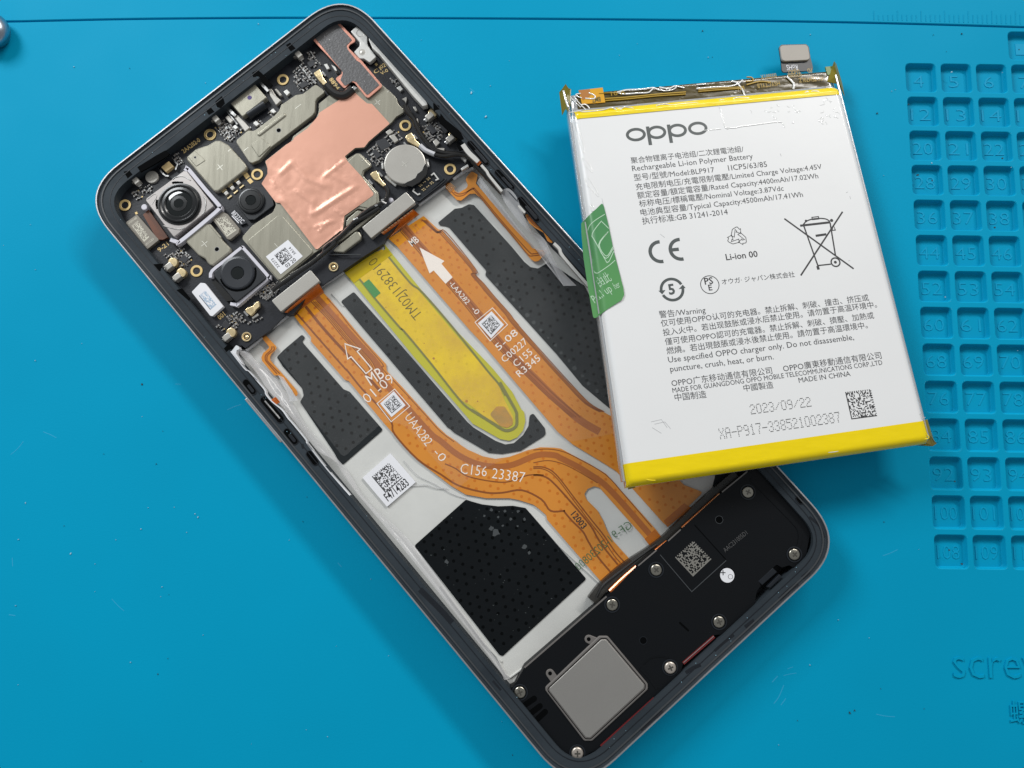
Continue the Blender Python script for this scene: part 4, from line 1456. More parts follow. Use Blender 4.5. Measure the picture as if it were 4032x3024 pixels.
vs2 = [Vector(q) for q in dense] + [Vector(q) for q in inner]
res = delaunay_2d_cdt(vs2, [(i, (i + 1) % nb) for i in range(nb)], [], 1, 1e-5)
folds = [(W('c3', a, 5)[0], W('c3', b_, 5)[0], w, h) for a, b_, w, h in (
    ([(1500, 940)], [(1780, 720)], .55, .34), ([(1370, 1400)], [(1900, 1060)], .8, .5), ([(1640, 1345)], [(1760, 1420)], .4, .3), ([(1100, 760)], [(960, 900)], .8, .3), ([(1390, 1560)], [(1640, 1480)], .5, .3),
    ([(1100, 760)], [(1280, 950)], .8, .26), ([(830, 930)], [(900, 1080)], .35, .22), ([(860, 1000)], [(1000, 1130)], .3, .2), ([(960, 1180)], [(1330, 1560)], .7, .2), ([(1440, 1620)], [(1560, 1500)], .35, .3), ([(1280, 950)], [(1560, 1060)], 1.0, .3),
    ([(1560, 900)], [(1900, 1050)], .9, .22), ([(1380, 1200)], [(1340, 1420)], .8, .2), ([(1150, 1100)], [(1350, 1250)], .6, .2))]


def cu_z(x, y):
    p = Vector((x, y))
    z = 0.0
    for a, b_, w, h in folds:
        a, b_ = Vector(a), Vector(b_)
        ab = b_ - a
        t = max(0, min(1, (p - a).dot(ab) / ab.length_squared))
        d = (p - a - ab * t).length / w
        if d < 1:
            z += h * (1 - d) * min(1, 4 * min(t + .12, 1.12 - t))
    low = max(0.0, min(1.0, (W('c3', [(1200, 700)], 5)[0][1] - y) / 5 + .3))
    return z * .5 + low * (.14 * noise.noise(Vector((x * .22, y * .22, 1))) + .035 * noise.noise(Vector((x * .7, y * .7, 4))))


mb = MB()
mb.v = [(q.x, q.y, 5.0 + (cu_z(q.x, q.y) if edge_dist((q.x, q.y), cp) > .3 else 0)) for q in res[0]]
for f in res[2]:
    va, vb, vc = (Vector(mb.v[i]) for i in f[:3])
    mb.f.append(tuple(f) if (vb - va).cross(vc - va).z > 0 else tuple(f)[::-1])
obj('copper_sheet', mb, 'copper', phone, smooth=50)

# graphite pad edged with copper, by the far corner
gp = [('g6', [(100, 650), (545, 328), (882, 690), (870, 728), (780, 780), (755, 830), (985, 1050), (1345, 1480), (1340, 1512), (1107, 1708), (1058, 1683), (862, 1438), (799, 1424), (701, 1536), (673, 1529), (543, 1385), (552, 1350), (650, 1285), (640, 1230)])]
gpo = fillet(ccw(WM(5.35, *gp)), .55)
mb = MB()
mb.prism(gpo, 5.1, 5.35, .04)
gpad = obj('graphite_pad', mb, 'copper_rim', phone, smooth=30)
mb = MB()
mb.prism(fillet(ccw(W('g6', [(172, 652), (542, 388), (826, 694), (728, 792), (746, 860), (900, 1050), (962, 1086), (1302, 1480), (1100, 1648), (1070, 1640), (895, 1428), (836, 1410), (715, 1492), (690, 1485), (618, 1392), (652, 1310), (662, 1262), (610, 1190)], 5.42)), .3), 5.2, 5.42, .04)
gi = obj('graphite_layer', mb, 'graphite', gpad, smooth=30)
mb = MB()
for x, y in ((430, 690), (245, 725), (380, 575), (370, 760), (270, 750), (965, 1445), (1000, 1430), (1040, 1415), (1120, 1310), (940, 1480), (205, 610), (180, 640), (350, 635)):
    q = W('g6', [(x, y)], 5.44)[0]
    mb.box(q, rn.uniform(.1, .5), rn.uniform(.08, .2), PA + math.pi / 2 + rn.uniform(-.3, .3), 5.4, 5.46)
obj('bright_flecks', mb, 'steel', gpad, smooth=0, kind='stuff')

# earpiece bracket, pale plate with two dimples
mb = MB()
mb.prism(fillet(ccw(W('g6', [(800, 545), (930, 430), (985, 432), (1075, 520), (1095, 590), (1085, 740), (1110, 810), (1245, 985), (1130, 1090), (1030, 1020), (955, 1020), (858, 905), (955, 800), (960, 740)], 5.6)), .35), 4.5, 5.6, .12)
br = obj('earpiece_bracket', mb, 'satin', phone)
for (x, y, r) in ((972, 575, .95), (1003, 910, .75)):
    q = W('g6', [(x, y)], 5.6)[0]
    mb = MB()
    mb.lathe(q, [(r, 5.615), (r * .85, 5.6), (r * .6, 5.35 if r > .8 else 5.62), (.01, 5.3 if r > .8 else 5.72)], 24)
    obj('dimple', mb, 'nickel2', br, smooth=60)
mb = MB()
mb.prism(fillet(ccw(WM(6.2, ('g6', [(1110, 590), (1160, 585), (1660, 1160), (1640, 1215), (2030, 1659)]), ('c4', [(1190, 620), (1215, 670), (1150, 690), (1030, 560)]), ('g6', [(1300, 950), (1180, 840), (1120, 700)]))), .2), 4.6, 6.2, .1)
obj('earpiece_gasket', mb, 'satin', phone)

# vibration motor: round can with a black foil over its lower side
q = W('c4', [(930, 1408)], 5.5)[0]
rm = 262 * .31646 / 18.0
mb = MB()
mb.disc(q, rm, ZB - .1, 5.5, 56, .25)
vm = obj('vibration_motor', mb, 'nickel2', phone)
mb = MB()
foil = W('c4', [(905, 1665), (960, 1630), (1010, 1610), (1060, 1580), (1085, 1530), (1140, 1490), (1165, 1430), (1185, 1400), (1215, 1450), (1200, 1540), (1120, 1630), (1020, 1690)], 5.56)
mb.prism(ccw(foil), 5.3, 5.56, .04)
obj('black_foil', mb, 'cable', vm)
cross(vm, 'c4', (925, 1410), 5.52, .8)
cross(vm, 'c4', (1095, 1275), 5.52, .4, arms=2)
mb = MB()
mb.tube([(x, y, 4.5) for x, y in smooth_path(W('d1', [(690, 300), (730, 340), (820, 415)], 4.5), 4)], .32, 8)
obj('solder_tab', mb, 'satin', vm)
mb = MB()
mb.tube([(x, y, 4.5) for x, y in W('d1', [(1205, 90), (1218, 165)], 4.5)], .3, 8)
obj('solder_tab', mb, 'satin', vm)

# board to board connectors
for quad in ((('c6', [(850, 1215), (1335, 830), (1450, 968), (965, 1352)])), (('d1', [(395, 935), (945, 490), (1062, 620), (510, 1068)]))):
    mb = MB()
    mb.prism(fillet(ccw(W(quad[0], quad[1], 5.5)), .3), 4.0, 5.5, .1)
    obj('connector_plate', mb, 'nickel2', phone)
# open battery socket
mb = MB()
mb.prism(fillet(ccw(W('d1', [(960, 455), (1300, 215), (1425, 325), (1090, 620)], 4.35)), .5), 4.0, 4.35, .05)
sock = obj('battery_socket', mb, 'inner', phone)
for pts in ([(1255, 285), (1290, 258), (1345, 330), (1310, 345)], [(1045, 450), (1030, 480), (1090, 525), (1120, 512)]):
    mb = MB()
    mb.ribbon(W('d1', pts, 4.7), .28, 4.3, 4.7)
    obj('socket_clip', mb, 'satin', sock)
mb = MB()
for x, y in ((1107, 410), (1122, 422), (1125, 398), (1140, 408), (1160, 375), (1180, 365), (1205, 330), (1220, 342), (1225, 315), (1240, 325), (1145, 462), (1162, 474), (1165, 448), (1182, 460), (1205, 430), (1225, 415), (1245, 380), (1260, 392), (1265, 366), (1282, 378)):
    q = W('d1', [(x, y)], 4.5)[0]
    mb.box(q, .26, .2, PA, 4.3, 4.5)
obj('contacts', mb, 'gold', sock, kind='stuff')
mb = MB()
mb.ribbon(smooth_path(W('d1', [(1420, 320), (1425, 350), (1200, 530), (1110, 600)], 4.4), 3), .1, 4.2, 4.42)
obj('socket_edge', mb, 'module_edge', sock)

# lower lobes of the frame bridge and the black coax cables
can('bridge_lobe', [('c6', [(1590, 598), (1900, 348), (1945, 358), (1972, 412), (1955, 455), (1745, 612)])], 5.05, r=.45, bev=.25)
can('bridge_lobe', [('d1', [(190, 935), (205, 850), (235, 810), (345, 718), (420, 745), (300, 845)])], 5.1, r=.4, bev=.22)
can('bridge_lobe', [('d1', [(330, 915), (575, 725), (620, 700), (600, 735), (345, 945), (150, 1090), (60, 1140)])], 5.0, r=.3, bev=.2)
mb = MB()
mb.tube([(x, y, 4.75) for x, y in smooth_path(W('c6', [(1960, 640), (1740, 640), (1570, 640)], 4.75), 4)], .12, 6)
obj('bridge_edge', mb, 'module_edge', phone)
mb = MB()
mb.tube([(x, y, 4.3) for x, y in smooth_path(W('d1', [(0, 1240), (130, 1250), (390, 1040), (340, 940)], 4.3), 4)], .1, 6)
obj('bridge_edge', mb, 'module_edge', phone)


def cable(name, m, runs, r, z):
    mb = MB()
    pts = smooth_path(WM(z, *runs), 6)
    mb.tube([(x, y, z) for x, y in pts], r, 10)
    return obj(name, mb, m, phone, smooth=60)


cable('coax_cable', 'cable', [('d1', [(690, 425), (720, 500), (690, 590), (590, 660), (470, 720), (330, 830), (160, 1010), (0, 1145)]), ('c6', [(1640, 500), (1380, 720), (1180, 860), (960, 1010), (860, 1090)])], .5, 5.5)
cable('coax_cable', 'cable', [('d1', [(610, 690), (430, 800), (290, 880), (110, 1050), (-60, 1180)]), ('c6', [(1480, 640), (1300, 770), (1090, 900)])], .42, 5.5)
cable('coax_cable', 'cable', [('c2', [(1540, 1060), (1600, 1130), (1680, 1180), (1770, 1180), (1860, 1110)])], 1.05, 5.0)
cable('coax_cable', 'cable', [('c4', [(0, 480), (60, 530)])], .6, 5.0)
cable('coax_cable', 'cable', [('c4', [(925, 680), (960, 760), (1040, 850), (1070, 930), (1110, 1010), (1180, 1110), (1290, 1220), (1420, 1270), (1640, 1290), (1730, 1330), (1860, 1480), (2050, 1680)])], .5, 5.4)
cable('coax_cable', 'cable', [('c4', [(960, 700), (1000, 790), (1060, 870), (1110, 990)])], .4, 5.3)
cable('coax_cable', 'cable_white', [('c4', [(1120, 1180), (1180, 1235), (1240, 1265), (1300, 1290)])], .55, 5.4)
cable('coax_cable', 'cable', [('c4', [(1300, 1290), (1420, 1310), (1560, 1290), (1700, 1300)])], .45, 5.4)
cable('coax_cable', 'cable', [('g5', [(740, 800), (880, 960), (1010, 1100), (1240, 1340)])], .42, 5.2)
for crop, pts in (('d1', [(290, 845), (345, 815)]), ('d1', [(640, 610), (700, 640)]), ('d1', [(560, 670), (590, 655)]), ('d1', [(635, 600), (670, 590)])):
    mb = MB()
    a, b2 = W(crop, pts, 5.8)
    mb.tube([(a[0], a[1], 5.75), (b2[0], b2[1], 5.75)], .28, 8)
    obj('cable_sleeve', mb, 'steel', phone)
mb = MB()
q = W('d1', [(755, 590)], 5.2)[0]
mb.disc(q, .55, 4, 5.3, 14, .3)
obj('white_grommet', mb, 'white_gasket', phone)

# gold coax plugs
for crop, pts in (('c2', [(1375, 915), (1390, 895), (1450, 855), (1480, 925), (1490, 960), (1550, 1045), (1505, 1065), (1440, 1000)]), ('c4', [(935, 1080), (950, 1050), (1005, 1015), (1045, 1060), (1060, 1105), (1145, 1185), (1110, 1205), (1030, 1160), (960, 1120)]),
                  ('d1', [(495, 275), (530, 240), (575, 225), (600, 260), (620, 320), (695, 405), (660, 425), (590, 365), (545, 335)]), ('h2', [(635, 105), (700, 60), (800, 30), (880, -60), (940, -80), (950, 40), (870, 110), (850, 150), (760, 240), (655, 160)])):
    mb = MB()
    mb.prism(fillet(ccw(W(crop, pts, 5.3)), .2), 4.4, 5.3, .2)
    o = obj('coax_plug', mb, 'gold', phone)
    c = [sum(k) / len(pts) for k in zip(*pts)]
    q = W(crop, [(c[0] - (c[0] - pts[0][0]) * .35, c[1] - (c[1] - pts[0][1]) * .3)], 5.3)[0]
    mb = MB()
    mb.box(q, .9, .16, PA + math.pi / 2, 5.2, 5.38)
    mb.box((q[0] + .3, q[1] + .2), .9, .12, PA + math.pi / 2, 5.2, 5.38)
    obj('plug_fold', mb, 'gold', o)
    for sgn in (1, -1):
        mb = MB()
        mb.box((q[0] + sgn * 1.4 * math.cos(PA), q[1] + sgn * 1.4 * math.sin(PA)), .4, 1.3, PA, 4.0, 4.7)
        obj('plug_clip', mb, 'steel', o)

# screw bosses with gold rings
ring_mb = MB()
ring_mb.lathe((0, 0), [(1.30, 0.0), (1.30, .1), (1.24, .13), (.86, .13), (.80, .1), (.78, -.25)], 30)
ring_me = to_mesh('screw_boss', ring_mb, smooth=40)
ring_me.materials.append(M['goldtext'])
hole_mb = MB()
hole_mb.lathe((0, 0), [(.79, .0), (.76, -.3), (.5, -.42), (.46, -.3), (.25, -.12), (.01, -.08)], 24)
hole_me = to_mesh('threaded_hole', hole_mb, smooth=60)
hole_me.materials.append(M['nickel2'])
red_me = hole_me.copy()
red_me.materials.clear()
red_me.materials.append(mat('red_sealant', rgb(120, 40, 22), .2))
for i, (crop, c) in enumerate((('c1', (605, 972)), ('c1', (1665, 95)), ('c2', (990, 990)), ('c3', (82, 408)), ('c3', (670, 905)), ('c4', (935, 928)), ('c4', (1492, 1472)), ('c5', (1180, 843)))):
    q = W(crop, [c], 4.3)[0]
    o = place('screw_boss', ring_me, None, phone, (q[0], q[1], 4.18))
    h = bpy.data.objects.new('threaded_hole', red_me if i == 5 else hole_me)
    COL.objects.link(h)
    h.parent = o
ring2 = MB()
ring2.lathe((0, 0), [(1.05, 0), (1.02, .25), (.82, .25), (.74, .02), (.5, -.1), (.3, .16), (.01, .22)], 26)
r2 = to_mesh('screw_boss', ring2, smooth=50)
r2.materials.append(M['gold'])
for crop, c in (('g1', (785, 185)), ('h2', (665, 695))):
    q = W(crop, [c], 4.3)[0]
    place('screw_boss', r2, None, phone, (q[0], q[1], 4.12))

# main camera
zc = 6.1
cam_sq = fillet(ccw(W('c1', [(1340, 545), (1378, 552), (1712, 985), (1222, 1366), (1203, 1358), (866, 918), (872, 888)], zc)), .25)
mb = MB()
mb.prism(cam_sq, 3.5, zc, .12)
mc = obj('main_camera', mb, mat('camera_nickel', (.42, .39, .375, 1), .34, .6, var=.06, scale=9, rvar=.06), phone)
q = W('c1', [(1275, 950)], 6.6)[0]
k = .31646 / 17.6
mb = MB()
mb.lathe(q, [(262 * k, zc - .05), (262 * k, zc + .15), (240 * k, zc + .2), (236 * k, zc + .5), (222 * k, zc + .62), (205 * k, zc + .42), (175 * k, zc + .52), (160 * k, zc + .35)], 56)
obj('lens_barrel', mb, 'lens_black', mc, smooth=40)
mb = MB()
rad = 165 * k
mb.lathe(q, [(rad * math.sin(a) / math.sin(1.35), zc + .2 + .34 * (math.cos(a) - math.cos(1.35))) for a in [1.35 * (1 - i / 10) + .001 for i in range(11)]], 48)
obj('front_lens', mb, 'lens_glass', mc, smooth=80)
mb = MB()
mb.lathe(q, [(98 * k, zc + .36), (96 * k, zc + .5), (60 * k, zc + .54), (56 * k, zc + .42)], 40)
obj('lens_ring', mb, 'lens_black', mc, smooth=40)
for pts, w in (([(1205, 650), (1240, 625), (1330, 615), (1425, 665)], .2), ([(1590, 870), (1615, 920), (1600, 1040), (1570, 1085)], .28), ([(1080, 1225), (1150, 1250), (1290, 1275), (1345, 1250)], .22), ([(885, 900), (975, 835), (1000, 870), (945, 960)], .1)):
    mb = MB()
    mb.tube([(x, y, zc + .03) for x, y in smooth_path(W('c1', pts, zc), 4)], w * .5, 6)
    obj('pressed_outline', mb, 'steel', mc)
for pts in ([(1195, 700), (1230, 690), (1330, 695)], [(1008, 905), (1000, 960), (1015, 1020)]):
    mb = MB()
    mb.ribbon(smooth_path(W('c1', pts, zc), 4), .5, zc - .1, zc + .02)  # gap shade painted as a black strip on the camera face
    obj('barrel_gap', mb, 'recess_shade', mc, smooth=0)
mb = MB()
mb.ribbon(smooth_path(W('c1', [(1355, 545), (1375, 520), (1395, 525), (1590, 760), (1780, 980), (1785, 1010), (1550, 1215), (1290, 1425), (1260, 1430), (1170, 1400)], 5.6), 3), .82, 4, 5.6)
obj('camera_gasket', mb, 'white_gasket', phone, smooth=30)
mb = MB()
mb.disc(W('c1', [(845, 995)], 5.6)[0], .68, 4, 5.6, 20, .15)
obj('camera_gasket', mb, 'white_gasket', phone)
# its flex and plug
mb = MB()
mb.prism(ccw(W('c1', [(830, 1090), (900, 1030), (1140, 1370), (1080, 1400), (1010, 1400)], 4.9)), 4.2, 4.9)
obj('camera_flex', mb, mat('brown_flex', rgb(112, 62, 34), .35, var=.4, scale=14, coat=.4), phone)


def chip(name, crop, pts, z, m, codecorners=None, ink='code_grey', seed=1, n=14, r=.3):
    mb = MB()
    mb.prism(fillet(ccw(W(crop, pts, z)), r), 4.0, z, .06)
    o = obj(name, mb, m, phone)
    if codecorners:
        mb = MB()
        dot_code(mb, W(crop, codecorners, z + .015), n, z + .015, seed, fill=.55)
        obj('code_print', mb, ink, o, smooth=0)
    return o


grey_cap = mat('grey_plug_cap', rgb(128, 122, 112), .45, .3, var=.08, scale=20)
code_lt = mat('pale_laser_mark', rgb(206, 202, 186), .5)
o = chip('camera_plug', 'c1', [(612, 1190), (755, 1088), (1030, 1405), (880, 1525)], 5.0, grey_cap, [(845, 1430), (910, 1370), (765, 1165), (690, 1225)], code_lt, 31, 13)
mb = MB()
text(mb, '5118H1488', *W('c1', [(655, 1215), (760, 1140)], 5.02), 5.02, h=.5)
text(mb, '04112203', *W('c1', [(870, 1480), (970, 1400)], 5.02), 5.02, h=.5)
obj('printed_text', mb, code_lt, o, smooth=0)
chip('camera_plug', 'c5', [(1370, 192), (1512, 108), (1565, 135), (1715, 315), (1705, 370), (1600, 455), (1560, 445)], 5.0, grey_cap, [(1560, 420), (1680, 335), (1545, 165), (1405, 195)], code_lt, 32, 13, .4)
lab = chip('paper_label', 'c5', [(1118, 1105), (1230, 990), (1285, 995), (1515, 1285), (1378, 1408), (1350, 1400)], 5.1, 'paper', None, r=.3)
mb = MB()
dot_code(mb, W('c5', [(1355, 1325), (1430, 1260), (1290, 1085), (1215, 1145)], 5.12), 14, 5.12, 33, .5)
obj('code_print', mb, 'blue_ink', lab, smooth=0)
mb = MB()
mb.ribbon(W('c5', [(1215, 1150), (1355, 1325)], 5.12), .12, 5.1, 5.125)
obj('printed_line', mb, 'ink_soft', lab, smooth=0)

# small depth camera
q = W('c3', [(590, 1225)], 5.6)[0]
mb = MB()
mb.prism(fillet(ccw(W('c3', [(400, 1270), (560, 1090), (620, 1060), (760, 1060), (860, 1190), (880, 1290), (640, 1470), (560, 1470)], 4.9)), .5), 4, 4.9, .1)
dc = obj('small_camera', mb, 'cam_black', phone)
mb = MB()
mb.lathe(q, [(158 * k, 4.8), (158 * k, 5.3), (146 * k, 5.4), (128 * k, 5.38), (120 * k, 5.55), (66 * k, 5.58), (60 * k, 5.4), (30 * k, 5.3), (.01, 5.33)], 44)
obj('lens_barrel', mb, 'lens_black', dc, smooth=40)
mb = MB()
mb.lathe(q, [(58 * k, 5.44), (40 * k, 5.465), (.01, 5.475)], 30)
obj('front_lens', mb, 'lens_glass', dc, smooth=70)
mb = MB()
mb.prism(W('c3', [(330, 1375), (385, 1335), (540, 1510), (465, 1540)], 4.6), 4, 4.6)
obj('camera_flex', mb, 'inner', phone, smooth=0)
mb = MB()
text(mb, 'BE222C', *W('c3', [(350, 1390), (478, 1520)], 4.63), 4.63, h=.95, weight=.01)
mb.box(W('c3', [(400, 1465)], 4.63)[0], 2.3, .22, PA - math.pi / 2 + .04, 4.6, 4.63)
obj('printed_text', mb, 'paper', phone, smooth=0)

# wide camera
zw = 5.9
mb = MB()
mb.prism(fillet(ccw(W('c5', [(1745, 565), (2050, 930), (1690, 1225), (1640, 1200), (1400, 905), (1400, 860)], zw)), .4), 3.8, zw, .12)
wc = obj('wide_camera', mb, 'cam_black', phone)
q = W('c5', [(1690, 868)], 6.2)[0]
mb = MB()
mb.lathe(q, [(222 * k, zw - .3), (222 * k, zw - .05), (205 * k, zw + .02), (196 * k, zw + .28), (180 * k, zw + .34), (82 * k, zw + .3), (74 * k, zw + .1), (40 * k, zw + .02), (.01, zw + .04)], 52)
obj('lens_barrel', mb, mat('matte_lens_black', rgb(34, 37, 43), .35), wc, smooth=40)
mb = MB()
mb.lathe(q, [(73 * k, zw + .16), (48 * k, zw + .2), (.01, zw + .215)], 32)
obj('front_lens', mb, 'lens_glass', wc, smooth=70)
mb = MB()
mb.ribbon(smooth_path([(q[0] + 214 * k * math.cos(t), q[1] + 214 * k * math.sin(t)) for t in [R(200 + 15 * i) for i in range(13)]], 2), .34, zw - .1, zw + .05)
obj('barrel_gap', mb, 'recess_shade', wc, smooth=0)
mb = MB()
mb.ribbon(smooth_path(W('c5', [(1355, 925), (1375, 840), (1560, 695), (1735, 555), (1760, 555), (1920, 735), (2072, 910), (2070, 935), (1900, 1080), (1700, 1250), (1670, 1260), (1600, 1250)], 5.4), 3), .66, 4, 5.4)
obj('camera_gasket', mb, 'white_gasket', phone, smooth=30)
mb = MB()
mb.prism(W('c5', [(1375, 990), (1410, 950), (1600, 1150), (1640, 1210), (1550, 1220)], 4.8), 4, 4.8)
obj('camera_flex', mb, 'cable', phone, smooth=0)

# charging port shell and its springs
mb = MB()
mb.prism(fillet(ccw(W('c2', [(318, 1262), (600, 1028), (630, 1030), (790, 1212), (495, 1448), (475, 1440)], 5.6)), .25), 3.6, 5.6, .18)
up = obj('port_shell', mb, 'nickel', phone)
q = W('c2', [(577, 1214)], 5.62)[0]
mb = MB()
mb.disc(q, .5, 5.55, 5.615, 18)
obj('paint_dot', mb, 'purple_ink', up, smooth=0)
A, B = W('c2', [(560, 1440), (770, 1300)], 4.9)
mb = MB()
mb.tube([(A[0], A[1], 4.7), (B[0], B[1], 4.7)], 1.05, 16)
obj('port_gasket', mb, 'inner', up, smooth=50)
for strip, clip in (([(650, 960), (740, 1060), (810, 1130)], [(815, 1110), (850, 1100), (905, 1190), (970, 1250), (905, 1310), (830, 1190)]), ([(245, 1280), (330, 1370), (400, 1440)], [(385, 1460), (430, 1430), (500, 1500), (580, 1590), (520, 1640), (440, 1530)])):
    mb = MB()
    mb.ribbon(smooth_path(W('c2', strip, 5.2), 4), .62, 4.6, 5.2)
    o = obj('shield_spring', mb, 'steel', phone)
    mb = MB()
    mb.prism(fillet(ccw(W('c2', clip, 4.9)), .2), 4.0, 4.9, .15)
    obj('spring_clip', mb, 'nickel2', o)
mb = MB()
mb.ribbon(W('c2', [(290, 1380), (425, 1545)], 4.7), .3, 4.0, 4.7)
obj('spring_clip', mb, 'steel', phone)
for crop, pts in (('c2', [(270, 1460), (310, 1430), (375, 1500), (335, 1540)]), ('c2', [(885, 1110), (910, 1100), (980, 1180), (950, 1195)]), ('c1', [(860, 590), (0, 0)])):
    if len(pts) < 3:
        q = W('c1', [(938, 620)], 4.6)[0]
        mb = MB()
        mb.disc(q, 1.42, 4.0, 4.6, 30, .12)
        o = obj('round_contact', mb, 'nickel2', phone)
        cross(o, 'c1', (938, 620), 4.62, .7, .6)
    else:
        mb = MB()
        mb.prism(fillet(ccw(W(crop, pts, 4.9)), .3), 4.0, 4.9, .15)
        obj('metal_contact', mb, 'nickel2', phone)
# flash and its metal cradle
mb = MB()
mb.prism(fillet(ccw(W('c1', [(1055, 500), (1150, 425), (1210, 490), (1115, 560)], 5.0)), .12), 4, 5.0, .06)
fl = obj('flash_led', mb, mat('flash_phosphor', rgb(196, 172, 126), .4), phone)
for pts in ([(1190, 385), (1260, 465), (1235, 530)], [(1030, 510), (1060, 560), (1110, 605), (1150, 610)]):
    mb = MB()
    mb.ribbon(W('c1', pts, 4.8), .3, 4, 4.8)
    obj('flash_cradle', mb, 'steel', fl)


# spring contacts: a folded steel clip with a gold pad
clip_mb = MB()
clip_mb.box((0, 0), 1.75, 1.25, 0, 0, 1.5, .14)
clip_me = to_mesh('antenna_contact', clip_mb, smooth=40)
clip_me.materials.append(M['nickel2'])
pad_mb = MB()
pad_mb.disc((-1.15, -.35), 1.05, -.2, .9, 22, .12)
pad_me = to_mesh('contact_pad', pad_mb, smooth=40)
pad_me.materials.append(M['gold'])
tab_mb = MB()
tab_mb.box((1.05, -.05), .7, .8, 0, -.2, .8, .1)
tab_me = to_mesh('contact_tab', tab_mb, smooth=40)
tab_me.materials.append(M['steel'])
PADG = mat('grey_pad', rgb(150, 146, 140), .4, .5)
for crop, c, ang, gold in (('c1', (735, 660), PA - math.pi / 2, 0), ('c2', (1180, 670), PA - math.pi / 2, 0), ('c2', (150, 1470), PA - math.pi / 2, 0), ('g5', (190, 205), PA, 1), ('g5', (490, 530), PA, 1), ('c5', (830, 785), PA + math.pi, 1), ('c5', (935, 915), PA + math.pi, 1), ('h2', (235, 700), PA + math.pi, 1)):
    q = W(crop, [c], 5.6)[0]
    flip = 1
    o = place('antenna_contact', clip_me, None, phone, (q[0], q[1], 4.2), ang)
    for me in (pad_me, tab_me):
        if me is pad_me and not gold:
            me = me.copy()
            me.materials.clear()
            me.materials.append(PADG)
        h = bpy.data.objects.new(me.name.split('.')[0], me)
        COL.objects.link(h)
        h.parent = o
        if gold and crop == 'g5':
            h.rotation_euler = (0, 0, math.pi)

# gold pads and prints
mb = MB()
for crop, pts in (('c3', [(500, 915), (545, 880), (580, 930), (535, 965)]), ('c3', [(545, 980), (585, 950), (625, 995), (585, 1025)]), ('g6', [(1218, 1120), (1245, 1092), (1275, 1125), (1245, 1150)]), ('c1', [(728, 1065), (755, 1052), (768, 1080), (742, 1090)])):
    mb.prism(W(crop, pts, 4.16), 4.0, 4.16)
obj('gold_pads', mb, 'goldtext', board, smooth=0, kind='stuff')
mb = MB()
text(mb, '2AA282-0', *W('c1', [(1340, 330), (1550, 175)], 4.14), 4.14, h=1.05, weight=.01)
text(mb, '001', *W('h2', [(85, 330), (215, 225)], 4.14), 4.14, h=1.05, weight=.012)
text(mb, 'C1', *W('g6', [(1225, 1290), (1340, 1215)], 4.14), 4.14, h=.9, weight=.012)
text(mb, '02', *W('g6', [(1330, 1200), (1420, 1150)], 4.14), 4.14, h=.9, weight=.012)
text(mb, 'V-0', *W('g6', [(1340, 1310), (1460, 1240)], 4.14), 4.14, h=.8, weight=.012)
text(mb, '8894', *W('g6', [(420, 1380), (560, 1570)], 4.14), 4.14, h=.9, weight=.014)
text(mb, '9-21', *W('c5', [(720, 610), (840, 520)], 4.14), 4.14, h=1.0, weight=.012)
obj('printed_text', mb, 'goldtext', board, smooth=0)
# three little filters beside the square shield
for c in ((440, 1010), (365, 1075), (288, 1140)):
    q = W('c3', [c], 4.7)[0]
    mb = MB()
    mb.box(q, .85, .8, PA, 4.0, 4.75, .08)
    o = obj('filter_block', mb, 'nickel2', phone)
    dv = Vector((math.cos(PA - math.pi / 2), math.sin(PA - math.pi / 2)))
    for s_ in (-.95, .95):
        mb = MB()
        mb.box((q[0] + dv.x * s_, q[1] + dv.y * s_), 1.1, .34, PA, 4.0, 4.35)
        obj('solder_pad', mb, 'gold', o, smooth=0)

# tiny chip parts soldered in clusters
rn = random.Random(77)
steelm, dk, gd = MB(), MB(), MB()


def cluster(crop, poly, nn, zz=4.35):
    p = W(crop, poly, 4.2)
    xs = [a[0] for a in p]
    ys = [a[1] for a in p]
    done = 0
    tries = 0
    placed = []
    while done < nn and tries < nn * 30:
        tries += 1
        c = (rn.uniform(min(xs), max(xs)), rn.uniform(min(ys), max(ys)))
        if not inside(c, p) or any((c[0] - a) ** 2 + (c[1] - b_) ** 2 < .34 for a, b_ in placed):
            continue
        placed.append(c)
        done += 1
        a = PA + (0 if rn.random() < .6 else math.pi / 2)
        s = rn.choice((.5, .62, .8))
        steelm.box(c, s, s * .45, a, 4.0, zz + rn.uniform(-.05, .1))
        d = Vector((math.cos(a), math.sin(a))) * s * .5
        dk.box(c, s * .5, s * .5, a, 4.0, zz + .06 + rn.uniform(-.02, .1))
        if rn.random() < .1:
            gd.box((c[0] + d.x * 1.8, c[1] + d.y * 1.8), .3, .3, a, 4.0, 4.18)


cluster('c1', [(680, 820), (900, 720), (960, 760), (760, 920)], 22)
cluster('c1', [(1740, 20), (1860, 20), (1960, 150), (1900, 190)], 16)
cluster('c1', [(1930, 0), (2200, 0), (2100, 60)], 8)
cluster('c1', [(1210, 360), (1270, 330), (1330, 440), (1290, 460)], 10)
cluster('c2', [(1130, 890), (1230, 790), (1400, 1010), (1220, 1150), (1140, 1040)], 46)
cluster('c2', [(1280, 680), (1370, 640), (1460, 800), (1380, 860)], 14)
cluster('c2', [(180, 1580), (260, 1500), (420, 1640), (300, 1660)], 20)
cluster('c3', [(180, 310), (270, 260), (470, 390), (360, 470)], 30)
cluster('c3', [(620, 290), (720, 220), (740, 290), (650, 320)], 8)
cluster('c3', [(790, 170), (880, 90), (910, 140), (840, 190)], 7)
cluster('c4', [(760, 360), (830, 350), (860, 430), (800, 450)], 8)
cluster('c4', [(440, 1250), (760, 1030), (800, 1100), (640, 1440), (560, 1430)], 70)
cluster('c4', [(780, 960), (900, 1090), (880, 1130), (780, 1010)], 14)
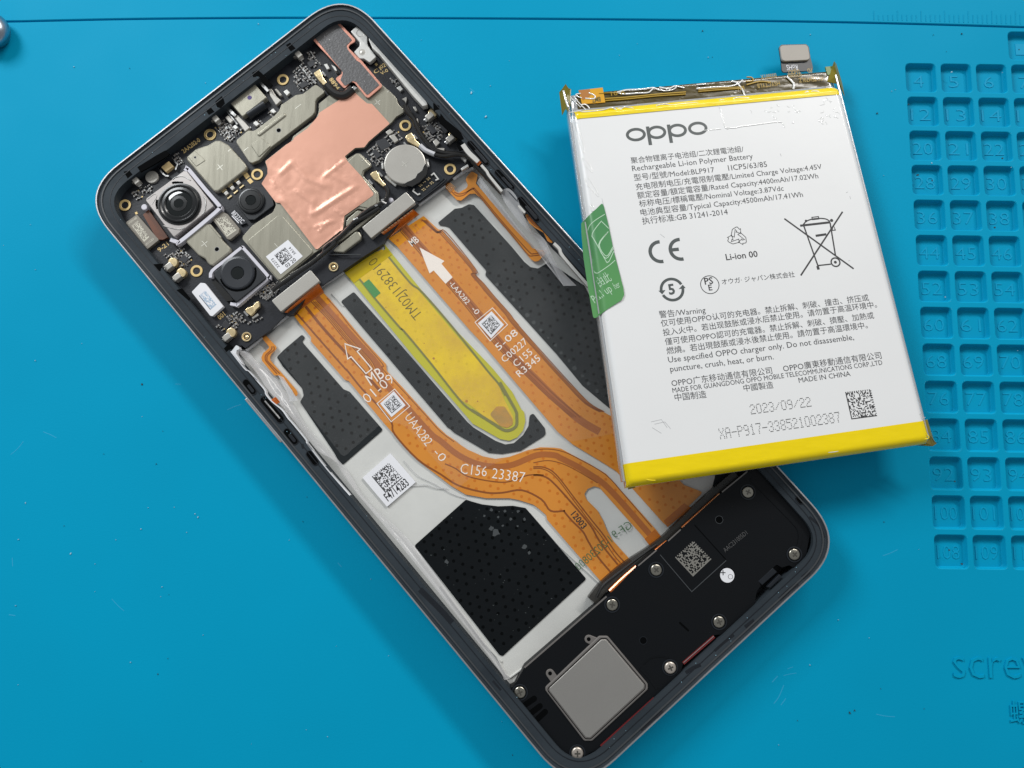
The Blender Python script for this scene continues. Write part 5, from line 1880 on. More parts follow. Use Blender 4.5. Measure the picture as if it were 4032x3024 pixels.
cluster('c4', [(1150, 950), (1290, 880), (1420, 1050), (1290, 1180), (1180, 1060)], 46)
cluster('c5', [(760, 640), (880, 650), (1010, 530), (1120, 680), (1060, 780), (960, 790), (880, 720)], 60)
cluster('c5', [(1860, 1120), (2040, 1050), (2180, 960), (2200, 1100), (2060, 1200), (1960, 1160)], 36)
cluster('c6', [(660, 1140), (760, 1040), (900, 980), (920, 1110), (800, 1200)], 20)
cluster('h2', [(260, 290), (420, 160), (560, 230), (640, 360), (450, 450), (330, 420)], 56)
cluster('h2', [(340, 500), (420, 440), (440, 560), (370, 590)], 10)
cluster('h2', [(40, 460), (90, 440), (190, 570), (150, 590)], 8)
cluster('h2', [(680, 380), (900, 330), (980, 260), (1010, 290), (900, 390), (720, 420)], 18)
cluster('c4', [(580, 140), (680, 200), (720, 260), (620, 290)], 0)
obj('tiny_component_ends', steelm, mat('tinned_ends', rgb(176, 176, 174), .35, .5), board, smooth=0, kind='stuff')
obj('tiny_components', dk, mat('component_bodies', rgb(64, 58, 56), .5, col2=rgb(128, 122, 116), scale=60), board, smooth=0, kind='stuff')
obj('tiny_gold_pads', gd, 'goldtext', board, smooth=0, kind='stuff')
for crop, pts, z in (('c2', [(1180, 1055), (1260, 1005), (1320, 1050), (1230, 1100)], 4.6), ('c4', [(520, 1250), (560, 1220), (640, 1300), (580, 1340)], 4.5), ('c4', [(560, 1130), (680, 1080), (760, 1180), (640, 1240)], 4.5), ('c5', [(960, 700), (1020, 640), (1090, 690), (1030, 750)], 4.6), ('h2', [(115, 440), (210, 330), (320, 440), (220, 545)], 4.5), ('c4', [(1200, 950), (1260, 910), (1330, 1000), (1270, 1040)], 4.5), ('c2', [(1290, 780), (1360, 740), (1400, 800), (1330, 840)], 4.5), ('c4', [(1330, 900), (1380, 870), (1480, 990), (1430, 1030)], 4.4)):
    mb = MB()
    mb.prism(W(crop, pts, z), 4.0, z, .06)
    obj('chip', mb, 'chip', phone)
for crop, pts, z in (('c4', [(690, 1010), (745, 970), (785, 1010), (720, 1050)], 4.7), ('c4', [(735, 1060), (790, 1035), (850, 1110), (800, 1145)], 4.75), ('c4', [(1280, 1130), (1320, 1095), (1365, 1140), (1315, 1190)], 4.7), ('c2', [(1000, 1140), (1040, 1110), (1080, 1150), (1040, 1190)], 4.7), ('c2', [(830, 1380), (870, 1350), (910, 1390), (870, 1410)], 4.6),
                     ('c2', [(620, 1530), (655, 1500), (700, 1540), (660, 1570)], 4.7), ('c2', [(365, 1580), (400, 1550), (435, 1585), (400, 1610)], 4.7), ('g6', [(1600, 1530), (1660, 1490), (1710, 1550), (1660, 1590)], 4.7), ('d1', [(1190, 90), (1220, 80), (1235, 170), (1205, 180)], 4.7),
                     ('d1', [(1625, 60), (1660, 40), (1700, 90), (1680, 120)], 4.9), ('d1', [(1625, 200), (1710, 145), (1725, 170), (1640, 225)], 4.9), ('c4', [(1330, 1210), (1420, 1210), (1420, 1240), (1340, 1245)], 4.6), ('c4', [(1030, 700), (1060, 690), (1085, 740), (1060, 750)], 4.7), ('c4', [(1060, 850), (1090, 840), (1105, 940), (1090, 950)], 4.7), ('c4', [(890, 600), (950, 570), (955, 605), (940, 650), (925, 620)], 4.6),
                     ('d1', [(640, 130), (660, 125), (665, 200), (640, 205)], 4.6), ('c5', [(1870, 1420), (1940, 1370), (1950, 1395), (1880, 1440)], 4.6), ('c2', [(1590, 800), (1640, 830), (1665, 880), (1640, 880)], 5.3), ('c2', [(1500, 800), (1540, 790), (1575, 850), (1540, 865)], 4.6)):
    mb = MB()
    mb.prism(ccw(W(crop, pts, z)), 4.0, z, .08)
    obj('component_case', mb, 'satin' if crop != 'c4' else 'nickel2', phone)
mb = MB()
mb.prism(W('c2', [(1845, 1090), (1870, 1065), (1920, 1090), (1850, 1145)], 5.4), 4.5, 5.4, .1)
obj('cable_clamp', mb, 'steel', phone)
# black patches painted for the shade of ledge pockets beside the charging port and the contacts
for crop, pts in (('c2', [(150, 1265), (230, 1195), (255, 1230), (270, 1290), (215, 1345), (170, 1330)]), ('c2', [(610, 905), (680, 868), (740, 920), (862, 1055), (838, 1085), (760, 1040), (690, 950), (620, 960)]), ('c2', [(1030, 560), (1080, 530), (1150, 600), (1090, 640)]), ('c2', [(30, 1370), (90, 1330), (140, 1390), (70, 1430)]), ('c1', [(590, 555), (660, 540), (700, 590), (640, 640)]), ('c1', [(760, 500), (1000, 350), (1110, 290), (1160, 330), (1140, 360), (1040, 420), (960, 470), (800, 560)]), ('g5', [(240, 20), (330, 60), (340, 110), (250, 130)]), ('g5', [(350, 170), (420, 260), (560, 370), (640, 440), (690, 545), (640, 560), (470, 430), (330, 300)]), ('g5', [(590, 640), (650, 620), (680, 690), (620, 710)]), ('c5', [(640, 760), (760, 750), (730, 850), (700, 830)]), ('c5', [(930, 1080), (1000, 1060), (1100, 1180), (1080, 1210)]), ('h2', [(170, 950), (290, 840), (360, 910), (230, 1030)])):
    mb = MB()
    mb.prism(ccw(W(crop, pts, 6.575)), 6.2, 6.575)
    obj('pocket_shade', mb, 'recess_shade', phone, smooth=0)

# ================================================================== loudspeaker box at the foot
ZS = 5.7
sp = WM(ZS, ('e2', [(205, 985), (275, 945), (365, 780), (700, 490), (1080, 160), (1130, 125)]), ('e3', [(240, 945), (630, 622), (965, 318), (1200, 120), (1395, 85), (1412, 165), (1380, 215), (1750, 612), (1752, 650), (1702, 900), (1630, 978), (1565, 942), (1500, 962), (1455, 935), (1300, 1075), (1318, 1120), (1282, 1170), (1262, 1290), (1248, 1340), (1180, 1382), (1000, 1540), (925, 1540)]),
        ('e2', [(2110, 492), (2020, 502), (1750, 742), (1722, 835), (1640, 932), (1610, 992), (1545, 1020), (1500, 1072), (1040, 1482), (1000, 1502), (930, 1530), (875, 1588), (760, 1600), (680, 1570), (600, 1512)]))
mb = MB()
mb.prism(fillet(ccw(sp), .45), 2.0, ZS, .22)
spk = obj('speaker_box', mb, 'module', phone)
# dark gasket bow between tray and box
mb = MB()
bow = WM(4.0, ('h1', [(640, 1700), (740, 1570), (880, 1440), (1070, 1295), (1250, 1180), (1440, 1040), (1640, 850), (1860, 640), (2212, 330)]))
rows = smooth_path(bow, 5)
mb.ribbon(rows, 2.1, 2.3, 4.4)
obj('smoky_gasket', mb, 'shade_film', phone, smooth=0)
mb = MB()
mb.tube([(x, y, 4.6) for x, y in smooth_path(W('h1', [(690, 1659), (760, 1535), (900, 1420), (1080, 1280), (1230, 1170), (1340, 1090)], 4.6), 6)], .28, 8)
obj('gasket_bead', mb, 'cable', phone)
# grey-rimmed speaker cover with a satin steel plate
outer = fillet(ccw(W('e2', [(545, 955), (1015, 508), (1090, 508), (1440, 925), (1442, 975), (955, 1425), (885, 1425), (548, 985)], 6.0)), .7)
mb = MB()
mb.prism(outer, 5.4, 6.0, .2)
g = obj('cover_rim', mb, 'grey_rim', phone)
mb = MB()
mb.prism(fillet(ccw(W('e2', [(582, 962), (1035, 540), (1075, 540), (1408, 935), (1405, 965), (938, 1395), (900, 1392), (582, 985)], 6.15)), .5), 5.9, 6.12, .12)
obj('steel_plate', mb, 'spk_plate', g)
mb = MB()
mb.ribbon(fillet(ccw(W('e2', [(570, 965), (1032, 530), (1080, 530), (1418, 930), (1415, 970), (942, 1405), (895, 1403), (570, 985)], 6.0)), .6), .16, 5.9, 6.03, closed=True)
obj('plate_seam', mb, 'recess_shade', g, smooth=0)
for (cx_, cy_), (ax, ay) in (((925, 537), (985, 560)), ((588, 835), (620, 880))):
    q = W('e2', [(cx_, cy_)], 5.9)[0]
    w = W('e2', [(ax, ay)], 5.9)[0]
    mb = MB()
    mb.prism(capsule(q, w, 1.7), 5.5, 5.9, .12)
    e = obj('rim_ear', mb, 'grey_rim', g)
    mb = MB()
    mb.disc(q, .4, 5.7, 5.915, 16)  # black disc painted for the shade in the ear's hole
    obj('ear_hole', mb, 'recess_shade', e, smooth=0)

# screws
well = MB()
well.lathe((0, 0), [(1.62, .02), (1.5, .05), (1.36, .03), (1.30, -.25)], 30)
well_me = to_mesh('screw_well', well, smooth=40)
well_me.materials.append(M['inner'])
head = MB()
head.lathe((0, 0), [(1.17, -.3), (1.17, .02), (1.08, .16), (.9, .24), (.01, .3)], 30)
head_me = to_mesh('screw', head, smooth=45)
head_me.materials.append(mat('screw_steel', (.36, .34, .29, 1), .32, 1.0, rvar=.12, scale=40))
head2 = head_me.copy()
head2.materials.clear()
head2.materials.append(mat('screw_pale', (.56, .50, .44, 1), .4, .8, rvar=.1, scale=40))
slot = MB()
for kk in range(2):
    slot.box((0, 0), 1.15, .3, kk * math.pi / 2, .18, .315)  # dark cross on the head, coloured for the shade of its recess
slot_me = to_mesh('cross_recess', slot, smooth=0)
slot_me.materials.append(mat('screw_recess_shade', (.16, .15, .13, 1), .3, .9))
rn = random.Random(12)
for crop, c, pale in (('e2', (1130, 237), 0), ('e2', (2062, 388), 0), ('e2', (1635, 785), 1), ('e2', (325, 1002), 0), ('e2', (826, 1530), 1), ('e3', (1207, 304), 0), ('e3', (1612, 848), 0), ('e3', (407, 982), 0)):
    q = W(crop, [c], 5.9)[0]
    o = place('screw', head2 if pale else head_me, None, phone, (q[0], q[1], 5.78 if not pale else 5.95))
    a = rn.random() * 3
    for nm, me in (('screw_well', well_me), ('cross_recess', slot_me)):
        h = bpy.data.objects.new(nm, me)
        COL.objects.link(h)
        h.parent = o
        h.rotation_euler = (0, 0, a)
        if nm == 'screw_well' and pale:
            h.location = (0, 0, -.0018)
for crop, c, r in (('e2', (1400, 548), .74), ('e3', (955, 545), .78)):
    q = W(crop, [c], ZS)[0]
    mb = MB()
    mb.disc(q, r, ZS - .1, ZS + .012, 22)  # recess shade painted as a flat black disc
    o = obj('round_recess', mb, 'recess_shade', phone, smooth=0)
    mb = MB()
    mb.ribbon([(q[0] + r * math.cos(2 * math.pi * i / 24), q[1] + r * math.sin(2 * math.pi * i / 24)) for i in range(24)], .1, ZS - .05, ZS + .03, closed=True)
    obj('recess_edge', mb, 'module_edge' if crop == 'e3' else 'inner', o, smooth=0)
for pts, w in (([(375, 1105), (450, 1055)], 1.15), ([(425, 1178), (500, 1120)], 1.15), ([(470, 1240), (545, 1170)], 1.15), ([(1720, 395), (1790, 460)], .42)):
    A, B = W('e2', pts, ZS)
    mb = MB()
    mb.prism(capsule(A, B, w), ZS - .1, ZS + .012)  # slot shade painted as a black capsule on the box
    obj('vent_slot', mb, 'recess_shade', phone, smooth=0)
# raised lines on the box
for nm, crop, pts, w in (('raised_line', 'e3', [(440, 850), (715, 1172), (1015, 900)], .16), ('raised_line', 'e3', [(1230, 190), (1330, 290), (1600, 565), (1655, 650), (1655, 740), (1640, 790)], .75), ('raised_line', 'e2', [(1375, 790), (1450, 870), (1520, 970)], .5), ('raised_line', 'e2', [(1400, 760), (1460, 705), (1540, 690), (1630, 700)], .16)):
    mb = MB()
    mb.ribbon(smooth_path(W(crop, pts, ZS), 5) if len(pts) > 3 else W(crop, pts, ZS), w, ZS - .1, ZS + .1)
    obj(nm, mb, 'module_edge' if w < .3 and crop == 'e3' else 'module', phone, smooth=30)
mb = MB()
mb.ribbon(W('e3', [(740, 590), (1012, 890)], ZS), .2, ZS - .1, ZS + .02)
obj('pressed_line', mb, 'recess_shade', phone, smooth=0)
for crop, pts, w in (('e2', [(365, 785), (700, 495), (1080, 165)], .3), ('e3', [(250, 945), (410, 810)], .26), ('e3', [(510, 730), (620, 630)], .26), ('e3', [(980, 305), (1200, 125)], .26)):
    mb = MB()
    mb.ribbon(smooth_path(W(crop, pts, ZS + .02), 4), w, ZS - .1, ZS + .04)
    obj('grey_edge_strip', mb, 'grey_rim', phone, smooth=0)  # thin grey strips, lighter than the box, along its edge
# laser code, serial and the white water-mark dot
mb = MB()
dot_code(mb, W('e3', [(727, 1040), (888, 888), (730, 727), (570, 872)], ZS + .015), 20, ZS + .015, 44, .55)
obj('laser_code', mb, 'code_grey', phone, smooth=0)
mb = MB()
text(mb, 'AAC231005D1', *W('e3', [(1010, 830), (1205, 668)], ZS + .015), ZS + .015, h=.92, weight=-.012)
obj('printed_text', mb, mat('dim_print', rgb(84, 84, 84), .6), phone, smooth=0)
q = W('e3', [(1025, 1030)], ZS)[0]
mb = MB()
mb.disc(q, 1.62, ZS - .1, ZS + .01, 30)
o = obj('dot_recess', mb, 'recess_shade', phone, smooth=0)
mb = MB()
mb.disc(q, 1.46, ZS - .1, ZS + .05, 30, .03)
o = obj('white_dot_sticker', mb, 'paper', phone)
mb = MB()
text(mb, '+', *W('e3', [(968, 1040), (1012, 1040)], ZS + .065), ZS + .065)
text(mb, 'O', *W('e3', [(1030, 1062), (1075, 1066)], ZS + .065), ZS + .065, weight=-.02)
obj('printed_text', mb, 'ink', o, smooth=0)
# dark red adhesive edges that show at the foot
for crop, pts, w in (('e2', [(2020, 515), (1750, 750)], .62), ('e2', [(1495, 1050), (1030, 1470)], .34)):
    mb = MB()
    mb.ribbon(W(crop, pts, 6.0), w, 5.2, 5.8)
    obj('red_adhesive', mb, 'red', phone, smooth=0)
mb = MB()
mb.ribbon(W('e2', [(2015, 512), (1752, 742)], 6.0), .1, 5.2, 5.9)
obj('red_adhesive_lip', mb, 'steel', phone, smooth=0)
mb = MB()
mb.prism(ccw(W('e3', [(1295, 1080), (1420, 965), (1460, 1000), (1330, 1115)], 5.75)), 5.0, 5.75, .1)
obj('frame_catch', mb, 'inner', phone)
mb = MB()
mb.prism(ccw(W('e3', [(1370, 1130), (1480, 1020), (1500, 1040), (1400, 1140)], 6.4)), 5.6, 6.4, .1)
obj('frame_catch', mb, 'inner', phone)

# ================================================================== the removed battery
BQ = [(2238, 352), (3290, 258), (3670, 1742), (2474, 1918)]
HZ = [9.5, 5.0, 10.2, 14.2]
P3d = [Vector(at(x, y, z) + (z,)) for (x, y), z in zip(BQ, HZ)]
bc = sum(P3d, Vector()) / 4
bn = (P3d[1] - P3d[3]).cross(P3d[0] - P3d[2]).normalized()
if bn.z < 0:
    bn = -bn


def bray(x, y, h=0.0):
    d = ray(x, y)
    o = Vector((0, 0, CAMH))
    t = ((bc + bn * h - o).dot(bn)) / d.dot(bn)
    return o + d * t


P3d = [bray(x, y) for x, y in BQ]
bu = ((P3d[1] - P3d[0]) + (P3d[2] - P3d[3])).normalized()
bu = (bu - bn * bu.dot(bn)).normalized()
bv = bn.cross(bu)
B_M = Matrix((bu, bv, bn)).transposed()
BMI = B_M.transposed()


def BP(crop, pts, h=0.0):
    out = []
    for x, y in px(crop, pts):
        q = BMI @ (bray(x, y, h) - bc)
        out.append((q.x, q.y))
    return out


BC = [tuple((BMI @ (p - bc))[:2]) for p in P3d]
BTH = 4.7
bat = bpy.data.objects.new('phone_battery', None)
bat.matrix_world = Matrix.Translation(bc * S) @ B_M.to_4x4()
bat.empty_display_size = 0.1
COL.objects.link(bat)
bat['label'] = 'flat white phone battery with yellow tape ends and green pull tab, propped on the phone'
bat['category'] = 'battery'
ROOTS[bat.name] = (0, 0, 0)
LW = (Vector(BC[1]) - Vector(BC[0])).length
LH = (Vector(BC[3]) - Vector(BC[0])).length


def bpt(s, t):
    a = Vector(BC[0]).lerp(Vector(BC[1]), s)
    b_ = Vector(BC[3]).lerp(Vector(BC[2]), s)
    return a.lerp(b_, t)


T0, T1 = 4.55, 7.2      # board trench, then the cell's shoulder (mm from the far end)


def drop(d, r):
    if d >= r:
        return 0.0
    d = max(0, d)
    return r - math.sqrt(max(0, r * r - (r - d) ** 2))


def bz(s, t):
    """height of the wrapped cell at fractions s (across) and t (along), below the label face"""
    w = min(s, 1 - s) * LW
    y = t * LH
    z = -drop(w, 1.5)
    if y < T1:
        k = max(0.0, min(1.0, (y - T0 + .25) / (T1 - .4 - T0)))
        z += -1.75 * (1 - math.sin(k * math.pi / 2))
    if y < .7:
        z -= drop(y, .7)
    z -= drop((1 - t) * LH, 1.6)
    return max(z, -3.2)


def svals(n=26):
    v = [0, .003, .008, .015, .024] + [.024 + (.952) * i / n for i in range(1, n)] + [.976, .985, .992, .997, 1]
    return v


def patch(name, t0, t1, m, lift, nt, s0=0.0, s1=1.0, amp=0.0, seed=0, fr=(.5, .5), parent=None, skirt=None, smooth=60):
    ss = [x for x in svals(60 if amp else 26) if s0 - 1e-6 <= x <= s1 + 1e-6]
    if ss[0] > s0 + 1e-6:
        ss.insert(0, s0)
    if ss[-1] < s1 - 1e-6:
        ss.append(s1)
    rows = []
    for i in range(nt + 1):
        t = (t0 + (t1 - t0) * i / nt) / LH
        row = []
        for s in ss:
            q = bpt(s, t)
            z = bz(s, t) + lift
            if amp:
                e = min(1.0, min(s - s0, s1 - s) * 30)
                z += amp * e * (noise.noise(Vector((q.x * fr[0] + seed, q.y * fr[1], seed))) + .45 * noise.noise(Vector((q.x * fr[0] * 3.1, q.y * fr[1] * 2.7, seed + 9))))
            row.append((q.x, q.y, z))
        if skirt:
            a, b_ = bpt(0, t), bpt(1, t)
            row = [(a.x + .1, a.y, -skirt)] + row + [(b_.x - .1, b_.y, -skirt)]
        rows.append(row)
    mb = MB()
    mb.grid(rows)
    return obj(name, mb, m, parent or bat, smooth=smooth)


# the pouch itself, closed round its sides
mb = MB()
rows = []
for i in range(70):
    t = i / 69
    row = []
    for s in svals():
        q = bpt(s, t)
        row.append((q.x, q.y, bz(s, t) - .06))
    a, b_ = bpt(0, t), bpt(1, t)
    row = [(a.x + .2, a.y, -BTH)] + row + [(b_.x - .2, b_.y, -BTH)]
    rows.append(row)
mb.grid(rows)
for row in (rows[0], rows[-1][::-1]):
    m_ = len(row)
    mb.face([row[0]] + [(p[0], p[1], p[2]) for p in row[1:-1]] + [row[-1]])
mb.face([rows[0][0], rows[0][-1], rows[-1][-1], rows[-1][0]])
obj('pouch', mb, 'pouch', bat, smooth=50)
TB = LH - 4.6
lab = patch('printed_label', T1 - .1, TB + .1, 'label', 0.0, 30)
patch('yellow_tape', T0 - .1, T1, 'btape', .1, 14, .012, .988, amp=.035, seed=2, fr=(.55, 1.2))
yb = patch('yellow_tape', TB, LH, 'btape', .05, 16, 0, 1, amp=.03, seed=6, fr=(.3, .8))
pb = patch('protection_board', .15, T0, 'amber', .1, 14, .03, .985, amp=.08, seed=4, fr=(.22, .8))
# a clear film layer over the label's upper right corner, wrinkled
M['gloss_wrap'] = mat('clear_wrap', rgb(232, 232, 231), .14, coat=1.0, coat_rough=.03, bump=.9, bscale=26)


def on_label(pts, h):
    return [(x, y, h) for x, y in pts]


# raised folds in the clear wrap: their glints put in as glossy white creases
def crease(crop, pts, r, m='film_bright', h=.03, parent=None, name='wrap_crease_glint'):
    mb = MB()
    P = smooth_path(BP(crop, pts), 5)
    mb.tube([(x, y, h) for x, y in P], r * (1.0 if name == 'tape_crease_and_glint' else .9), 8)
    mb.v = [(x, y, h + (z - h) * .4) for x, y, z in mb.v]
    return obj(name, mb, m, parent or lab, smooth=70)


M['white_glint'] = mat('white_glint_fold', rgb(236, 236, 234), .1, coat=1.0, coat_rough=.02)  # film highlights put into the near-white colour of these ridges
M['white_glint'].node_tree.nodes['Principled BSDF'].inputs['IOR'].default_value = 2.0
crease('e5', [(250, 1000), (275, 1060), (300, 1160), (330, 1265), (370, 1290)], .14, 'white_glint')
crease('e5', [(330, 1265), (430, 1278), (560, 1255), (690, 1240), (830, 1220), (960, 1205), (1040, 1210), (1068, 1265)], .14, 'white_glint')
crease('e5', [(60, 1305), (130, 1302), (280, 1290)], .09, 'white_glint')
rn = random.Random(8)
mb = MB()
for (x, y, w, hh, nn) in ((1100, 1010, 190, 90, 12), (880, 1050, 90, 110, 9), (1250, 1050, 110, 80, 9), (1590, 950, 110, 90, 12), (1640, 1110, 140, 90, 16), (1540, 1170, 120, 80, 9), (930, 1180, 60, 60, 5), (650, 1050, 40, 30, 3), (1180, 1210, 80, 30, 4), (1590, 1230, 50, 25, 3)):
    for _ in range(int(nn * .6)):
        a = (x + rn.gauss(0, w / 3), y + rn.gauss(0, hh / 3))
        L = rn.uniform(14, 60)
        an = rn.uniform(0, 6.28)
        p = BP('e5', [a, (a[0] + L * .5 * math.cos(an) + rn.uniform(-9, 9), a[1] + L * .5 * math.sin(an) + rn.uniform(-9, 9)), (a[0] + L * math.cos(an + .5), a[1] + L * math.sin(an + .5))])
        mb.tube([(px_, py_, .02) for px_, py_ in smooth_path(p, 3)], [.03, .05, .07, .08, .07, .05, .03], 6)
mb.v = [(x, y, .02 + (z - .02) * .45) for x, y, z in mb.v]
obj('wrap_wrinkle_glints', mb, 'white_glint', lab, smooth=70, kind='stuff')  # wrinkle glints drawn as white ridges
# outline glints, painted white, round lifted blisters near the left edge
for pts in ([(235, 1000), (330, 1300), (400, 1500), (455, 1545), (400, 1320), (300, 1010)],):
    crease('g7', pts + [pts[0]], .07, 'white_glint')
for pts in ([(155, 0), (200, 90), (290, 190), (335, 232), (330, 190), (250, 60), (205, 0)], [(232, 330), (255, 410), (285, 400), (262, 345), (232, 330)]):
    crease('e6', pts, .07, 'white_glint')
crease('d2', [(1860, 60), (1880, 130), (1960, 220), (2000, 245), (1985, 190), (1900, 85), (1860, 60)], .06, 'white_glint')
# long bright seams along both sides
for s, hz, r, m in ((-.0045, -1.5, .26, 'pouch'), (1.0035, -1.2, .26, 'pouch'), (.006, -.75, .1, 'white_glint')):
    mb = MB()
    mb.tube([(bpt(s, t).x, bpt(s, t).y, hz) for t in [.02 + .965 * i / 30 for i in range(31)]], r, 10)
    obj('side_seam', mb, m, bat, smooth=70)
for s in (-.008, 1.005):
    mb = MB()
    a, b_ = bpt(s, .02), bpt(s, .985)
    c, d = bpt(.02 if s < 0 else .98, .02), bpt(.02 if s < 0 else .98, .985)
    mb.prism(ccw([tuple(a), tuple(c), tuple(d), tuple(b_)]), -3.9, -2.6, .3)
    obj('side_flange', mb, 'pouch', bat)

# board end: orange tag, golden lines, small print
def bprism(name, crop, pts, m, z0, z1, parent=None, r=0, bev=0, h=None):
    mb = MB()
    p = ccw(BP(crop, pts, z1 if h is None else h))
    if r:
        p = fillet(p, r)
    mb.prism(p, z0, z1, bev)
    return obj(name, mb, m, parent or bat, smooth=40)


zt = -1.55
bprism('orange_tag', 'g7', [(350, 465), (765, 418), (812, 675), (405, 705)], 'amber_tag', zt - .3, zt + .06)
bprism('copper_tag', 'g7', [(345, 465), (540, 445), (555, 560), (420, 640)], mat('dull_copper', rgb(176, 118, 62), .3, .4), zt - .2, zt + .09)
mb = MB()
for crop, pts, w in (('g7', [(810, 615), (1200, 590), (1700, 540), (2212, 500)], .24), ('g7', [(810, 650), (1200, 620), (1700, 570), (2212, 535)], .2), ('e5', [(0, 805), (300, 780), (560, 770)], .2), ('e5', [(0, 825), (300, 800), (560, 785)], .2), ('g7', [(700, 525), (900, 515), (1100, 520)], .12),
                     ('e5', [(590, 700), (680, 690), (660, 650), (600, 645)], .2), ('e5', [(600, 740), (760, 700), (900, 710)], .25)):
    mb.ribbon(smooth_path(BP(crop, pts, zt), 4), w, zt - .1, zt + .16)
obj('golden_line', mb, 'amber_line', pb, smooth=0)
mb = MB()
for s_, A, B in (('W17EJ470LZ', (1550, 640), (1240, 665)), ('000001X', (960, 600), (765, 625)), ('0Q1030X', (1270, 590), (1100, 605)), ('PD', (1400, 540), (1345, 545)), ('D:JDL7', (1245, 555), (1105, 565)), ('HSYCTYLB', (1000, 700), (720, 735)), ('NN', (560, 755), (480, 765))):
    text(mb, s_, *BP('e5', [A, B], zt), zt + .2, h=1.05)
text(mb, 'V-01', *BP('g7', [(1150, 475), (900, 500)], zt), zt + .2, h=1.0)
obj('printed_text', mb, 'amber_line', pb, smooth=0)
mb = MB()
text(mb, '8M7', *BP('g7', [(720, 580), (570, 600)], zt), zt + .12, h=1.2, weight=.01)
obj('printed_text', mb, 'ink_olive', pb, smooth=0)
bprism('green_end', 'e5', [(1580, 515), (1680, 505), (1690, 590), (1610, 620)], mat('green_board', rgb(86, 116, 30), .3, coat=.6), zt - .3, zt + .08)
# glints painted white along the wrinkle ridges of the amber tape
for crop, pts, r in (('g7', [(1040, 435), (1200, 395), (1400, 385), (1560, 370), (1680, 355), (1760, 390), (1850, 400)], .16), ('g7', [(1040, 435), (1150, 465), (1400, 450), (1580, 440), (1640, 400), (1680, 360)], .15), ('g7', [(1780, 345), (1950, 370), (2060, 325), (2212, 355)], .16), ('g7', [(1850, 410), (2000, 395), (2080, 350)], .13),
                     ('g7', [(540, 445), (630, 480), (655, 520), (620, 548), (480, 540)], .14), ('g7', [(420, 535), (330, 500), (325, 470), (400, 455)], .12), ('g7', [(410, 655), (490, 650), (555, 715)], .14), ('g7', [(280, 500), (370, 620), (500, 750)], .1), ('g7', [(205, 500), (280, 580), (400, 700)], .08),
                     ('e5', [(0, 690), (120, 680)], .16), ('e5', [(0, 740), (200, 720), (400, 710), (520, 680), (580, 630)], .16), ('e5', [(440, 645), (500, 660), (530, 690), (580, 760), (610, 835)], .2), ('e5', [(1135, 590), (1190, 640), (1225, 690), (1215, 745)], .24)):
    crease(crop, pts, r, 'white_glint', zt + .12, pb, 'tape_crease_and_glint')
# wandering glint, painted as a white crease along the far yellow tape
P = [('g7', [(195, 858), (360, 830), (420, 848), (600, 835), (760, 815), (900, 775), (960, 785), (1040, 830), (1130, 765), (1250, 775), (1350, 800), (1500, 795), (1620, 765), (1690, 790), (1710, 735), (1850, 712), (1950, 730), (2100, 712), (2212, 700)])]
P += [('e5', [(160, 955), (230, 960), (255, 990), (265, 935), (330, 935), (390, 955), (470, 905), (640, 915), (820, 910), (1000, 890), (1180, 870), (1330, 840), (1350, 825), (1390, 850), (1420, 820), (1520, 835), (1620, 850)])]
mb = MB()
flat = []
for crop, pts in P:
    flat += BP(crop, pts, -.3)
pp = smooth_path(flat, 4)
rr_ = []
for i, q in enumerate(pp):
    rr_.append(.12 + .1 * abs(noise.noise(Vector((q[0] * .5, 3, 1)))) + (.12 if q[0] > 6 else 0) * abs(noise.noise(Vector((q[0] * 1.5, 7, 1)))))
mb.tube([(x, y, -.22) for x, y in pp], rr_, 8)
obj('tape_crease_and_glint', mb, 'white_glint', bat, smooth=70)
crease('g7', [(320, 885), (350, 900), (385, 940)], .16, 'white_glint', -.05, bat, 'tape_crease_and_glint')
crease('g7', [(1035, 770), (1065, 755), (1090, 765), (1065, 785)], .14, 'white_glint', -.5, bat, 'tape_crease_and_glint')
crease('g9', [(125, 650), (200, 620), (330, 612), (405, 625), (340, 655), (200, 665), (125, 650)], .1, 'white_glint', -.1, yb, 'tape_crease_and_glint')
crease('g9', [(0, 735), (100, 680), (240, 668), (400, 645), (600, 632), (800, 600), (940, 582)], .13, 'white_glint', -.5, yb, 'tape_crease_and_glint')
crease('h1', [(1130, 250), (1150, 310), (1180, 350), (1250, 385), (1330, 390)], .1, 'btape', -.1, yb, 'tape_crease_and_glint')
crease('g9', [(1600, 205), (1650, 380), (1690, 460), (1500, 490), (1200, 540)], .1, 'btape', -.2, yb, 'tape_crease_and_glint')
# small folded ears of tape at the corners
def ear(crop, pts, hs, m='amber_clear'):
    mb = MB()
    v = []
    for p, h in zip(pts, hs):
        q = BP(crop, [p], h)[0]
        v.append((q[0], q[1], h))
    c = tuple(sum(k) / len(v) for k in zip(*v))
    c = (c[0], c[1], c[2] + .35)
    for i in range(len(v)):
        mb.face([v[i], v[(i + 1) % len(v)], c])
    mb.face([(p[0], p[1], p[2] - .12) for p in v[::-1]])
    return obj('tape_ear', mb, m, bat, smooth=60)


